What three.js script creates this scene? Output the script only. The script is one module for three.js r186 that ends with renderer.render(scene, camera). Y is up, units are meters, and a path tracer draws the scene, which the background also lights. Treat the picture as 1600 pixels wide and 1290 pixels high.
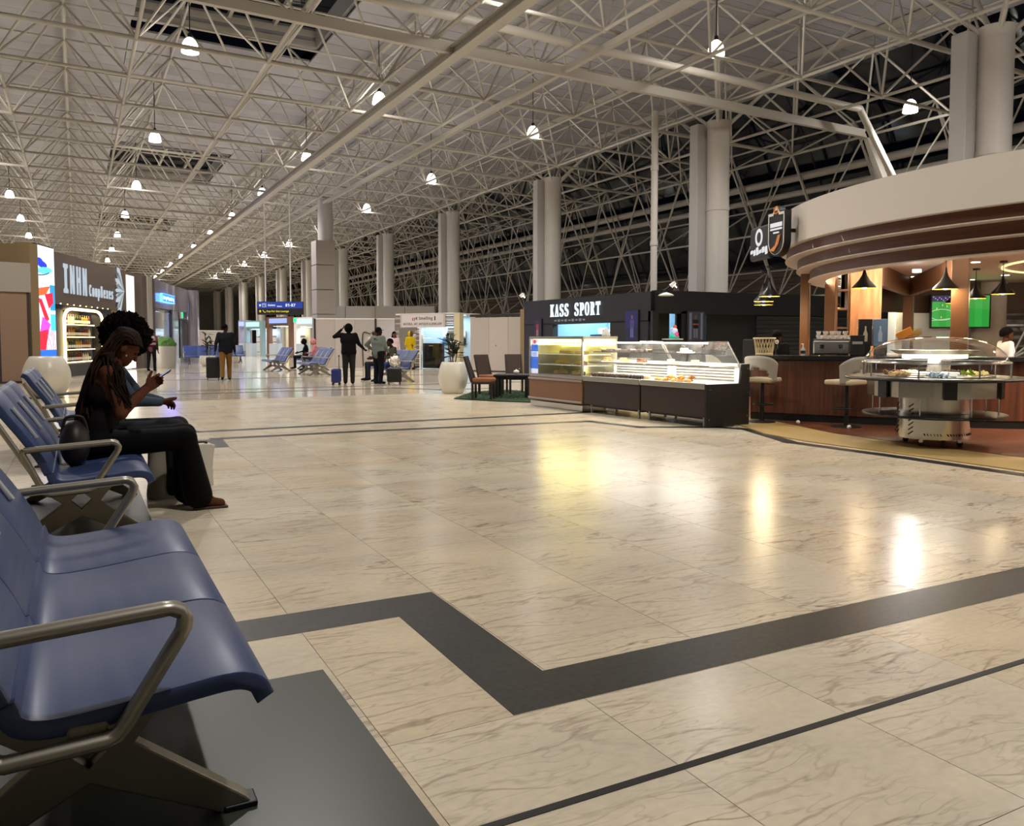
import * as THREE from 'three';
import { mergeGeometries, mergeVertices, toCreasedNormals } from 'three/addons/utils/BufferGeometryUtils.js';
import { RoundedBoxGeometry } from 'three/addons/geometries/RoundedBoxGeometry.js';
import { TextGeometry } from 'three/addons/geometries/TextGeometry.js';
import { FontLoader } from 'three/addons/loaders/FontLoader.js';
import { RectAreaLightUniformsLib } from 'three/addons/lights/RectAreaLightUniformsLib.js';

// ---------- camera, night sky, exposure ----------
const scene = new THREE.Scene();
const camera = new THREE.PerspectiveCamera(2 * Math.atan(600 / 1286) * 180 / Math.PI, 1600 / 1200, 0.05, 400);
const YAW = 27.83 * Math.PI / 180, PITCH = 3.116 * Math.PI / 180, EYE = new THREE.Vector3(0, 1.3, 0);
const FWD = new THREE.Vector3(Math.sin(YAW) * Math.cos(PITCH), -Math.sin(PITCH), -Math.cos(YAW) * Math.cos(PITCH));
camera.position.copy(EYE);
camera.lookAt(EYE.clone().add(FWD));
camera.setViewOffset(1600, 1200, 0, 0, 1600, 1290);
camera.updateMatrixWorld(true);
scene.add(camera);
scene.background = new THREE.Color(0x05060a);
const renderer = new THREE.WebGLRenderer({ antialias: true });
renderer.toneMapping = THREE.LinearToneMapping;
renderer.toneMappingExposure = 1.06;
renderer.shadowMap.enabled = true;
renderer.shadowMap.type = THREE.PCFSoftShadowMap;
RectAreaLightUniformsLib.init();
const ROOF_LAMP = 105, ROOF_COLOR = 0xfffaf5;

// ---------- helpers ----------
let SEED = 12345;
const rnd = () => { SEED = (SEED * 1664525 + 1013904223) >>> 0; return SEED / 4294967296; };
const rr = (a, b) => a + (b - a) * rnd();
const V = (x, y, z) => new THREE.Vector3(x, y, z);
const PI = Math.PI;
const used = {};
function numbered(n) { const k = used[n] = (used[n] ?? -1) + 1; return k ? n + '_' + String(k).padStart(3, '0') : n; }
function shade(o) { o.castShadow = true; o.receiveShadow = true; return o; }
function tag(o, label, category, group, kind) {
  if (label) o.userData.label = label;
  if (category) o.userData.category = category;
  if (group) o.userData.group = group;
  if (kind) o.userData.kind = kind;
  return o;
}
function thing(name, label, category, pos = [0, 0, 0], turn = 0, group) {
  const o = new THREE.Group(); o.name = numbered(name); scene.add(o);
  o.position.set(...pos); o.rotation.y = turn;
  return tag(o, label, category, group);
}
function struct(name) { const o = new THREE.Group(); o.name = name; o.userData.kind = 'structure'; scene.add(o); return o; }
function part(parent, name, geo, mat, pos, rot, scl) {
  const m = shade(new THREE.Mesh(geo, mat)); m.name = name;
  if (pos) m.position.set(...pos);
  if (rot) m.rotation.set(...rot);
  if (scl) m.scale.set(...scl);
  parent.add(m); return m;
}
function copyThing(o, label, pos, turn) {
  const c = o.clone(); c.name = numbered(o.name.replace(/_\d{3}$/, '')); scene.add(c);
  c.userData = { ...o.userData }; if (label) c.userData.label = label;
  if (pos) c.position.set(...pos); if (turn !== undefined) c.rotation.y = turn;
  return c;
}
const gcache = {};
const cg = (k, f) => gcache[k] ?? (gcache[k] = f());
const bx = (w, h, d) => cg(`b${w},${h},${d}`, () => new THREE.BoxGeometry(w, h, d));
const rb = (w, h, d, r = 0.01, s = 2) => cg(`r${w},${h},${d},${r}`, () => new RoundedBoxGeometry(w, h, d, s, Math.min(r, w / 2.01, h / 2.01, d / 2.01)));
const cyl = (r0, r1, h, n = 20, open = false) => cg(`c${r0},${r1},${h},${n},${open}`, () => new THREE.CylinderGeometry(r0, r1, h, n, 1, open));
const sph = (r, a = 16, b = 12) => cg(`s${r},${a},${b}`, () => new THREE.SphereGeometry(r, a, b));
const UNIT = cg('unit8', () => new THREE.CylinderGeometry(1, 1, 1, 8));
const lathe = (pts, n = 32) => new THREE.LatheGeometry(pts.map(([x, y]) => new THREE.Vector2(x, y)), n);
const tube = (pts, r, seg = 24, n = 8, closed = false) => new THREE.TubeGeometry(new THREE.CatmullRomCurve3(pts.map(p => V(...p)), closed, 'catmullrom', 0.4), seg, r, n, closed);
const merge = (a) => mergeGeometries(a.map(g => { const q = g.index ? g.toNonIndexed() : g.clone(); for (const k of Object.keys(q.attributes)) if (!['position', 'normal', 'uv'].includes(k)) q.deleteAttribute(k); return q; }));
const at = (g, x, y, z, rx = 0, ry = 0, rz = 0) => g.clone().applyMatrix4(new THREE.Matrix4().compose(V(x, y, z), new THREE.Quaternion().setFromEuler(new THREE.Euler(rx, ry, rz)), V(1, 1, 1)));
const YUP = V(0, 1, 0);
function barMatrix(a, b, r, m = new THREE.Matrix4()) {
  const d = b.clone().sub(a), L = d.length();
  return m.compose(a.clone().add(b).multiplyScalar(0.5), new THREE.Quaternion().setFromUnitVectors(YUP, d.divideScalar(L)), V(r, L, r));
}
function bar(parent, name, a, b, r, mat, geo = UNIT) {
  const m = shade(new THREE.Mesh(geo, mat)); m.name = name;
  barMatrix(V(...a), V(...b), r).decompose(m.position, m.quaternion, m.scale);
  parent.add(m); return m;
}
function barGeo(a, b, r, n = 8) { return new THREE.CylinderGeometry(1, 1, 1, n).applyMatrix4(barMatrix(V(...a), V(...b), r)); }
function polySlab(pts, y0, y1) { // pts [x,z] outline -> slab from y0 to y1
  const s = new THREE.Shape(pts.map(([x, z]) => new THREE.Vector2(x, -z)));
  const g = new THREE.ExtrudeGeometry(s, { depth: y1 - y0, bevelEnabled: false });
  g.rotateX(-PI / 2); g.translate(0, y0, 0); return g;
}
function metricUV(g, sx = 1, sy = 1, ox = 0, oy = 0, axis = 'y') {
  const p = g.attributes.position, u = new Float32Array(p.count * 2);
  for (let i = 0; i < p.count; i++) {
    const a = axis === 'x' ? p.getZ(i) : p.getX(i), b = axis === 'y' ? p.getZ(i) : p.getY(i);
    u[2 * i] = a * sx + ox; u[2 * i + 1] = b * sy + oy;
  }
  g.setAttribute('uv', new THREE.BufferAttribute(u, 2)); return g;
}
// periodic noise
const PERM = (() => { const p = [...Array(256).keys()]; for (let i = 255; i > 0; i--) { const j = Math.floor(rnd() * (i + 1)); [p[i], p[j]] = [p[j], p[i]]; } return p.concat(p); })();
function pnoise(x, y, px, py) {
  const xi = Math.floor(x), yi = Math.floor(y), xf = x - xi, yf = y - yi;
  const w = (v, n) => ((v % n) + n) % n;
  const x0 = w(xi, px), x1 = w(xi + 1, px), y0 = w(yi, py), y1 = w(yi + 1, py);
  const u = xf * xf * (3 - 2 * xf), v = yf * yf * (3 - 2 * yf);
  const g = (a, b, dx, dy) => { const h = PERM[(PERM[a & 255] + b) & 255] / 255 * 6.2831853; return Math.cos(h) * dx + Math.sin(h) * dy; };
  const n0 = g(x0, y0, xf, yf) * (1 - u) + g(x1, y0, xf - 1, yf) * u, n1 = g(x0, y1, xf, yf - 1) * (1 - u) + g(x1, y1, xf - 1, yf - 1) * u;
  return (n0 * (1 - v) + n1 * v) * 1.5;
}
function fbm(x, y, px, py, o) { let s = 0, a = 0.5; for (let i = 0; i < o; i++) { s += a * pnoise(x, y, px, py); x *= 2; y *= 2; px *= 2; py *= 2; a *= 0.5; } return s; }
function dataTex(w, h, fn, srgb = true) {
  const d = new Uint8Array(w * h * 4);
  for (let j = 0; j < h; j++) for (let i = 0; i < w; i++) { const c = fn(i / w, j / h); const k = 4 * (j * w + i); d[k] = c[0]; d[k + 1] = c[1]; d[k + 2] = c[2]; d[k + 3] = 255; }
  const t = new THREE.DataTexture(d, w, h); t.wrapS = t.wrapT = THREE.RepeatWrapping; t.magFilter = THREE.LinearFilter; t.minFilter = THREE.LinearMipmapLinearFilter; t.generateMipmaps = true;
  if (srgb) t.colorSpace = THREE.SRGBColorSpace; t.needsUpdate = true; return t;
}
function canvasTex(w, h, draw) {
  const c = document.createElement('canvas'); c.width = w; c.height = h; draw(c.getContext('2d'), w, h);
  const t = new THREE.CanvasTexture(c); t.colorSpace = THREE.SRGBColorSpace; return t;
}
const M = {};
const std = (k, color, roughness = 0.6, metalness = 0, o = {}) => M[k] = new THREE.MeshStandardMaterial({ color, roughness, metalness, ...o });
const phys = (k, color, roughness, o = {}) => M[k] = new THREE.MeshPhysicalMaterial({ color, roughness, ...o });
const glow = (k, color, intensity, o = {}) => M[k] = new THREE.MeshStandardMaterial({ color: 0x222222, roughness: 0.6, emissive: color, emissiveIntensity: intensity, ...o });
function rectLight(parent, color, intensity, w, h, pos, target) {
  const l = new THREE.RectAreaLight(color, intensity, w, h); parent.add(l); l.position.set(...pos);
  parent.updateWorldMatrix(true, false); l.lookAt(parent.localToWorld(V(...target)));
  if (Math.hypot(target[0] - pos[0], target[2] - pos[2]) < 0.06 && target[1] < pos[1]) l.rotation.set(-PI / 2, 0, 0); // straight down: width along the parent's x
  return l;
}
function pointLight(parent, color, intensity, pos, radius = 1) {
  const l = new THREE.PointLight(color, intensity, 0, 2); l.position.set(...pos); l.castShadow = true; l.shadow.radius = radius; parent.add(l); return l;
}
const FONT_SANS = await new FontLoader().loadAsync('fonts/droid/droid_sans_bold.typeface.json');
const FONT_SERIF = await new FontLoader().loadAsync('fonts/droid/droid_serif_bold.typeface.json');
function textGeo(str, size, depth, font = FONT_SANS) { const g = new TextGeometry(str, { font, size, depth, curveSegments: 3, bevelEnabled: false }); g.computeBoundingBox(); return g; }
function spaced(parent, str, size, width, pos, squeeze, mat, font = FONT_SANS, rot) { // letters set one by one across a width
  const g = new THREE.Group(); const step = width / str.length;
  [...str].forEach((ch, i) => { if (ch === ' ') return; const t = textGeo(ch, size, 0.03, font), w = t.boundingBox.max.x - t.boundingBox.min.x, s = Math.min(1.6, step * squeeze / w); t.translate(-(t.boundingBox.max.x + t.boundingBox.min.x) / 2, 0, 0); t.scale(s, 1, 1); t.translate((i + 0.5) * step, 0, 0); if (rot) t.rotateY(rot); part(parent, 'letter', t, mat, pos); });
}
// how large a point shows: pixels per metre, or 0 outside the frame
const VP = new THREE.Matrix4().multiplyMatrices(camera.projectionMatrix, camera.matrixWorldInverse);
function seen(p, margin = 1.05) {
  const q = p.clone().applyMatrix4(VP), d = p.clone().sub(EYE).dot(FWD);
  return d > 0.1 && Math.abs(q.x) < margin && Math.abs(q.y) < margin ? 1286 / d : 0;
}

// ---------- shared materials ----------
std('steelWhite', 0xb9b4ab, 0.45, 0.0);
std('deck', 0xa2a1a7, 0.55, 0.0);
std('deckB', 0x99989e, 0.55, 0.0);
std('darkMetal', 0x16161a, 0.4, 0.3);
std('black', 0x0b0b0c, 0.5);
std('gloss', 0x0a0a0b, 0.12);
std('white', 0xe8e4dc, 0.55);
std('offwhite', 0xd8d0c2, 0.7);
std('grout', 0x8d8371, 0.8);
std('chrome', 0xc4c6c8, 0.18, 1.0);
std('alu', 0xa3a19a, 0.34, 0.85);
std('darkGlassFrame', 0x25262a, 0.4, 0.5);
phys('glass', 0xffffff, 0.02, { transmission: 1, thickness: 0, ior: 1.45 });
phys('nightGlass', 0xb9c4cc, 0.03, { transmission: 1, thickness: 0, ior: 1.5, specularIntensity: 0.5 });

// ---------- marble ----------
const marbleTex = dataTex(1024, 1024, (u, v) => {
  const wx = fbm(u * 4, v * 4, 4, 4, 3), wy = fbm(u * 4 + 2.3, v * 4 + 1.7, 4, 4, 3);
  const U = u + 0.05 * wx, W = v + 0.045 * wy;
  const r1 = 1 - Math.abs(fbm(U * 4, W * 20, 4, 20, 4)) * 4.2;         // long veins
  const r2 = 1 - Math.abs(fbm(U * 9 + 3, W * 44 + 5, 9, 44, 3)) * 4.6;
  const cloud = fbm(u * 3 + 7, v * 6 + 2, 3, 6, 4), fine = fbm(u * 60, v * 90, 60, 90, 2);
  const gate = Math.min(1, Math.max(0, 0.45 + 1.6 * fbm(u * 5 + 1, v * 5 + 4, 5, 5, 2)));
  const vein = Math.max(0, r1 - 0.74) / 0.26 * gate * 0.62 + Math.max(0, r2 - 0.78) / 0.22 * 0.42 * gate;
  const t = Math.min(1, vein), b = 1 + 0.10 * cloud + 0.05 * fine;
  return [Math.min(255, (216 - 84 * t) * b), Math.min(255, (204 - 90 * t) * b), Math.min(255, (180 - 84 * t) * (b - 0.02 * cloud))];
});
M.marble = [0xffffff, 0xf8f5f2, 0xfffaf3].map(c => new THREE.MeshPhysicalMaterial({ map: marbleTex, color: c, roughness: 0.23, specularIntensity: 0.9, ior: 1.5 }));
M.marbleFar = new THREE.MeshPhysicalMaterial({ map: marbleTex, roughness: 0.1, ior: 1.5 });
std('granite', 0x2c2b28, 0.36);
const graniteTex = dataTex(256, 256, (u, v) => { const n = fbm(u * 40, v * 40, 40, 40, 3), s = 42 + 26 * n + 8 * fbm(u * 4, v * 4, 4, 4, 3); return [s, s * 0.99, s * 0.93]; });
M.granite.map = graniteTex; M.granite.color.set(0xffffff);
std('graniteGreen', 0x34382f, 0.34);

// ---------- floor ----------
const floor = struct('floor');
{
  const TX = 0.745, TZ = 1.15, X0 = 0.85, Z0 = -2.455, G = 0.0025, TH = 0.015;
  const variants = [];
  for (let k = 0; k < 10; k++) {
    const g = new THREE.BoxGeometry(TX - G, TH, TZ - G);
    metricUV(g, 1 / 2.6 * (k % 2 ? -1 : 1), 1 / 2.6 * (k % 3 ? 1 : -1), rr(0, 1), rr(0, 1)); variants.push(g);
  }
  const tiles = [];
  for (let i = -14; i <= 34; i++) for (let j = -6; j <= 13; j++) {
    const x = X0 + TX * (i + 0.5), z = Z0 - TZ * (j + 0.5);
    tiles.push({ x, z, s: seen(V(x, 0, z), 1.3), k: Math.floor(rnd() * 10), m: Math.floor(rnd() * 3) });
  }
  tiles.sort((a, b) => b.s - a.s);
  tiles.slice(0, 300).forEach(t => part(floor, 'tile', variants[t.k], M.marble[t.m], [t.x, -TH / 2, t.z]));
  const rest = part(floor, 'outer_tiles', merge(tiles.slice(300).map(t => at(variants[t.k], t.x, -TH / 2, t.z))), M.marble[0]); rest.userData.kind = 'stuff';
  const xa = X0 - 14 * TX, xb = X0 + 35 * TX, zn = Z0 + 6 * TZ, zf = Z0 - 14 * TZ;
  part(floor, 'screed', metricUV(new THREE.BoxGeometry(60, 0.2, 190)), M.grout, [6, -0.1 - TH, -68]);
  const slab = (x0, x1, z0, z1) => part(floor, 'paving', metricUV(new THREE.BoxGeometry(x1 - x0, TH, z0 - z1).translate((x0 + x1) / 2, -TH / 2, (z0 + z1) / 2), 1 / 2.6, 1 / 2.6), M.marbleFar);
  slab(-17, 31, zf - 0.002, -152); slab(-17, xa - 0.002, 15, zf); slab(xb + 0.002, 31, 15, zf); slab(xa, xb, 15, zn + 0.002);
  // dark granite inlays
  const inlay = (name, pts, m = M.granite, y = 0.0012) => part(floor, name, metricUV(polySlab(pts, -0.002, y), 1, 1), m);
  inlay('inlay_stripe', [[-4, -3.89], [1.585, -3.89], [1.585, -2.745], [12, -2.745], [12, -2.46], [1.305, -2.46], [1.305, -3.61], [-4, -3.61]]);
  inlay('inlay_panel', [[-0.75, -3.16], [0.825, -3.16], [0.825, -0.6], [-0.75, -0.6]], M.graniteGreen);
  inlay('inlay_panel', [[-0.75, -8.2], [0.445, -8.2], [0.445, -5.2], [-0.75, -5.2]], M.granite);
  inlay('inlay_strip', [[-3, -1.885], [10, -1.93], [10, -1.955], [-3, -1.915]], M.black, 0.0025);
  const band = (pts, w) => { // thin stripe along a polyline
    for (let i = 0; i + 1 < pts.length; i++) {
      const [ax, az] = pts[i], [bx2, bz] = pts[i + 1], L = Math.hypot(bx2 - ax, bz - az), nx = -(bz - az) / L * w / 2, nz = (bx2 - ax) / L * w / 2, ex = (bx2 - ax) / L * w / 2, ez = (bz - az) / L * w / 2;
      inlay('inlay_stripe', [[ax - ex + nx, az - ez + nz], [bx2 + ex + nx, bz + ez + nz], [bx2 + ex - nx, bz + ez - nz], [ax - ex - nx, az - ez - nz]]);
    }
  };
  band([[1.45, -12.25], [4.2, -12.3], [8.35, -12.3], [8.3, -13.3], [9.2, -13.3]], 0.2);
  band([[1.6, -11.3], [3.6, -11.25], [7.15, -10.95], [7.35, -9.85], [8.35, -9.35], [8.55, -8.9], [7.95, -7.5], [8.02, -6.0], [8.0, -2.0]], 0.2);
  inlay('inlay_panel', [[1.05, -11.25], [1.65, -11.25], [1.6, -10.35], [1.15, -10.35]]);
  inlay('inlay_panel', [[0.95, -13.05], [1.45, -13.05], [1.5, -12.2], [1.05, -12.2]]);
  band([[-2, -22.2], [12.5, -22.2], [13.6, -24.6]], 0.22); band([[-2, -20.9], [7.5, -20.9], [8.3, -19.6], [10, -19.6]], 0.22);
  band([[-2, -28.5], [12, -28.3]], 0.25); band([[-2, -34], [14, -33.5]], 0.25);
}

// ---------- roof: deck panels, skylights ----------
const MOD = 3.36, NX0 = -1.8, NZ0 = -23.9;
const roofY = x => 9.2 - 0.024 * (x + 2);
const ceiling = struct('ceiling');
const SKY = [[-31, -22.3], [-59.6, -50.9], [-88, -79.3]], SKX = [1.9, 8.15];
{
  const segs = [[-17, -8], [-8, 1.9], [1.9, 8.15], [8.15, 17], [17, 25.6]];
  const list = [];
  for (const [x0, x1] of segs) for (let z = 14; z > -150; z -= 1.12) {
    const z1 = z - 1.12;
    if (x0 === 1.9 && SKY.some(([a, b]) => z1 + 0.1 > a - 1 && z1 < b && z > a)) continue;
    const c = V((x0 + x1) / 2, roofY((x0 + x1) / 2) + 2.95, (z + z1) / 2);
    list.push({ x0, x1, z, c, s: Math.max(seen(c, 1.2), seen(V(x0, c.y, c.z), 1.1), seen(V(x1, c.y, c.z), 1.1)) });
  }
  list.sort((a, b) => b.s - a.s);
  const geoFor = w => cg('deck' + w.toFixed(2), () => new THREE.BoxGeometry(w, 0.07, 1.095));
  const tilt = Math.atan(-0.024);
  list.slice(0, 300).forEach((q, i) => part(ceiling, 'deck_panel', geoFor(q.x1 - q.x0 - 0.02), i % 3 ? M.deck : M.deckB, [q.c.x, q.c.y, q.c.z], [0, 0, tilt]));
  part(ceiling, 'deck_panels', merge(list.slice(300).map(q => at(geoFor(q.x1 - q.x0 - 0.02), q.c.x, q.c.y, q.c.z, 0, 0, tilt))), M.deck).userData.kind = 'stuff';
  // purlins under the deck
  for (let i = -4; i <= 7; i++) { const x = NX0 + MOD * (i + 0.5); if (x > 1.9 && x < 8.1) continue; part(ceiling, 'purlin', bx(0.14, 0.22, 164), M.steelWhite, [x, roofY(x) + 2.78, -68]); }
  part(ceiling, 'roof_skin', bx(26, 0.05, 168), M.black, [-4.2 - 7, 12.75, -68]);
  part(ceiling, 'roof_skin', bx(17.5, 0.05, 168), M.black, [17, 12.42, -68], [0, 0, tilt]);
}
SKY.forEach(([za, zb], i) => {
  const s = thing('skylight', ['open rectangular roof skylight nearest the camera with black night glass', 'second roof skylight further down the hall', 'farthest roof skylight down the hall'][i], 'skylight', [(SKX[0] + SKX[1]) / 2, 12.05, (za + zb) / 2], 0, 'roof skylights');
  const w = SKX[1] - SKX[0], d = zb - za, h = 0.72;
  part(s, 'curb', bx(0.12, h, d), M.deck, [-w / 2, h / 2, 0]); part(s, 'curb', bx(0.12, h, d), M.deck, [w / 2, h / 2, 0]);
  part(s, 'curb', bx(w, h, 0.12), M.deck, [0, h / 2, -d / 2]); part(s, 'curb', bx(w, h, 0.12), M.deck, [0, h / 2, d / 2]);
  for (let k = 0; k < 2; k++) part(s, 'ledge', bx(w, 0.22, 0.06), M.steelWhite, [0, 0.12 + k * 0.36, -d / 2 + 0.12 + 0.05 * k]);
  for (let k = -1; k <= 1; k++) part(s, 'rafter', bx(0.12, 0.18, d), M.steelWhite, [k * w / 4, h - 0.1, 0]);
  for (let k = 0; k < 4; k++) part(s, 'pane', bx(w, 0.012, d / 4 - 0.06), M.nightGlass, [0, h + 0.02, -d / 2 + d / 4 * (k + 0.5)]);
});

// ---------- space frame ----------
{
  const bars = [], nodes = [];
  const B = (i, j) => V(NX0 + MOD * i, roofY(NX0 + MOD * i), NZ0 - MOD * j), T = (i, j) => { const x = NX0 + MOD * (i + 0.5); return V(x, roofY(x) + 2.3, NZ0 - MOD * (j + 0.5)); };
  const I0 = -4, I1 = 8, J0 = -10, J1 = 36;
  for (let i = I0; i <= I1; i++) for (let j = J0; j <= J1; j++) {
    nodes.push([B(i, j), 0.085]);
    if (i < I1) bars.push([B(i, j), B(i + 1, j), j % 3 === 0 ? 0.068 : 0.05]);
    if (j < J1) bars.push([B(i, j), B(i, j + 1), 0.05]);
    if (i < I1 && j < J1) {
      const t = T(i, j); nodes.push([t, 0.075]);
      for (const [a, b] of [[0, 0], [1, 0], [0, 1], [1, 1]]) bars.push([t, B(i + a, j + b), 0.036]);
      if (i < I1 - 1) bars.push([t, T(i + 1, j), 0.042]);
      if (j < J1 - 1) bars.push([t, T(i, j + 1), 0.042]);
      bars.push([t, t.clone().add(V(0, 0.42, 0)), 0.03]);
    }
  }
  // leaning facade lattice on the right: inner and outer layer
  const FI = [[25.08, 8.55], [26.5, 5.85], [27.9, 3.15], [28.6, 0.6]], FO = [[26.6, 9.6], [27.9, 7.2], [29.0, 4.5], [29.6, 1.8]];
  for (let j = J0; j <= J1; j++) {
    const z = NZ0 - MOD * j;
    for (let k = 0; k < 4; k++) {
      const a = V(FI[k][0], FI[k][1], z), o = V(FO[k][0], FO[k][1], z - MOD / 2);
      nodes.push([a, 0.08]);
      if (k < 3) bars.push([a, V(FI[k + 1][0], FI[k + 1][1], z), 0.045]);
      if (k > 0 && j < J1) bars.push([a, V(FI[k][0], FI[k][1], z - MOD), 0.045]);
      if (j < J1) {
        bars.push([o, a, 0.034], [o, V(FI[k][0], FI[k][1], z - MOD), 0.034]);
        if (k < 3) { bars.push([o, V(FI[k + 1][0], FI[k + 1][1], z), 0.034], [o, V(FI[k + 1][0], FI[k + 1][1], z - MOD), 0.034], [o, V(FO[k + 1][0], FO[k + 1][1], z - MOD / 2), 0.04]); }
        bars.push([o, V(FO[k][0], FO[k][1], z - MOD * 1.5), 0.04]);
        if (k < 3) bars.push([a, V(FI[k + 1][0], FI[k + 1][1], z - MOD), 0.034]);
      }
    }
    const tt = V(NX0 + MOD * (I1 - 0.5), roofY(23) + 2.3, z - MOD / 2); bars.push([tt, V(FO[0][0], FO[0][1], z - MOD / 2), 0.04]);
  }
  const fr = thing('space_frame', 'cream painted tubular space frame spanning the whole hall under the roof', 'space frame');
  const rank = bars.map(b => { const m = b[0].clone().add(b[1]).multiplyScalar(0.5); return { b, s: Math.max(seen(m, 1), seen(b[0], 1), seen(b[1], 1)) * b[2] ** 0.5 }; }).sort((p, q) => q.s - p.s);
  rank.slice(0, 300).forEach(({ b }) => bar(fr, 'tube_bar', b[0].toArray(), b[1].toArray(), b[2], M.steelWhite));
  const inst = (name, geo, mats) => { const im = new THREE.InstancedMesh(geo, M.steelWhite, mats.length); mats.forEach((m, i) => im.setMatrixAt(i, m)); im.name = name; im.userData.kind = 'stuff'; shade(im); fr.add(im); };
  inst('far_tube_bars', cg('unit6', () => new THREE.CylinderGeometry(1, 1, 1, 6)), rank.slice(300).map(({ b }) => barMatrix(b[0], b[1], b[2])));
  const nr = nodes.map(n => ({ n, s: seen(n[0], 1) })).sort((p, q) => q.s - p.s);
  nr.slice(0, 60).forEach(({ n }) => part(fr, 'node', sph(1, 10, 8), M.steelWhite, n[0].toArray(), null, [n[1], n[1], n[1]]));
  inst('far_nodes', sph(1, 8, 6), nr.slice(60).map(({ n }) => new THREE.Matrix4().compose(n[0], new THREE.Quaternion(), V(n[1], n[1], n[1]))));
  // large beams and ducts hung in the frame
  const bm = thing('box_beam', 'broad cream box beam crossing the roof and bending down the facade', 'beam');
  const seg = (o, n, a, b, w, h, m) => { const A = V(...a), Bv = V(...b), d = Bv.clone().sub(A), L = d.length(); const q = part(o, n, bx(w, h, L), m, A.add(Bv).multiplyScalar(0.5).toArray()); q.lookAt(q.position.clone().add(d)); return q; };
  seg(bm, 'span', [-10, 9.15, -19.7], [24.2, 8.33, -19.7], 0.16, 0.25, M.steelWhite); seg(bm, 'leg', [24.1, 8.45, -19.7], [27.4, 3.4, -19.7], 0.16, 0.25, M.steelWhite);
  const bp = thing('round_duct', 'round cream duct beside the box beam bending down at facade', 'duct');
  bar(bp, 'pipe', [-10, 9.55, -18.7], [22.6, 8.75, -18.7], 0.11, M.steelWhite, cyl(1, 1, 1, 16)); bar(bp, 'pipe', [22.6, 8.75, -18.7], [24.4, 6.6, -18.7], 0.11, M.steelWhite, cyl(1, 1, 1, 16)); part(bp, 'elbow', sph(0.115), M.steelWhite, [22.6, 8.75, -18.7]);
  const ib = thing('lighting_beam', 'long pale beam running down the hall just below the frame', 'beam');
  seg(ib, 'upper_flange', [8.7, 8.72, 8], [8.7, 8.72, -140], 0.3, 0.03, M.steelWhite); seg(ib, 'web', [8.7, 8.6, 8], [8.7, 8.6, -140], 0.03, 0.24, M.steelWhite); seg(ib, 'lower_flange', [8.7, 8.47, 8], [8.7, 8.47, -140], 0.3, 0.03, M.steelWhite);
  const ib2 = thing('service_rail', 'slimmer pale rail parallel to the long beam nearer the facade', 'rail');
  seg(ib2, 'rail', [12.0, 8.66, 8], [12.0, 8.66, -140], 0.16, 0.16, M.steelWhite);
  const gp = thing('facade_pipe', 'upper of two long pale pipes along the glazed facade', 'pipe'); bar(gp, 'pipe', [27.6, 8.25, 10], [27.6, 8.25, -145], 0.17, M.steelWhite, cyl(1, 1, 1, 14));
  const gq = thing('facade_pipe', 'lower of two long pale pipes along the glazed facade', 'pipe'); bar(gq, 'pipe', [27.7, 7.6, 10], [27.7, 7.6, -145], 0.13, M.steelWhite, cyl(1, 1, 1, 14));
}

// ---------- enclosing walls and glazing ----------
{
  const g = struct('window_1'); // leaning night glazing on the right
  const P = [[25.9, 12.0], [27.6, 9.7], [28.9, 7.3], [30.1, 4.7]];
  for (let k = 0; k < 3; k++) {
    const [x0, y0] = P[k], [x1, y1] = P[k + 1], L = Math.hypot(x1 - x0, y1 - y0), a = Math.atan2(x1 - x0, y0 - y1);
    for (let j = 0; j < 23; j++) part(g, 'pane', bx(0.02, L - 0.05, 7.05), M.nightGlass, [(x0 + x1) / 2, (y0 + y1) / 2, 10 - 7.1 * (j + 0.5)], [0, 0, a]);
    part(g, 'transom', bx(0.1, 0.1, 164), M.darkGlassFrame, [x0, y0, -68]);
  }
  for (let j = 0; j <= 23; j++) for (let k = 0; k < 3; k++) bar(g, 'mullion', [P[k][0], P[k][1], 10 - 7.1 * j], [P[k + 1][0], P[k + 1][1], 10 - 7.1 * j], 0.05, M.darkGlassFrame);
  const w = struct('wall_right');
  std('louvre', 0x6f6358, 0.7); std('wallPlain', 0xa9a399, 0.8);
  part(w, 'backing', bx(0.2, 5, 164), M.louvre, [30.4, 2.4, -68]);
  for (let k = 0; k < 15; k++) part(w, 'louvre', bx(0.22, 0.05, 164), M.louvre, [30.2, 0.5 + k * 0.29, -68], [0, 0, 0.6]);
  part(struct('wall_left'), 'panel', bx(0.3, 13, 168), M.wallPlain, [-17.2, 6.4, -68]);
  part(struct('wall_back'), 'panel', bx(48, 13, 0.3), M.wallPlain, [7, 6.4, 15.2]);
  part(struct('wall_far'), 'panel', bx(48, 13, 0.3), M.wallPlain, [7, 6.4, -151]);
}

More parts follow.
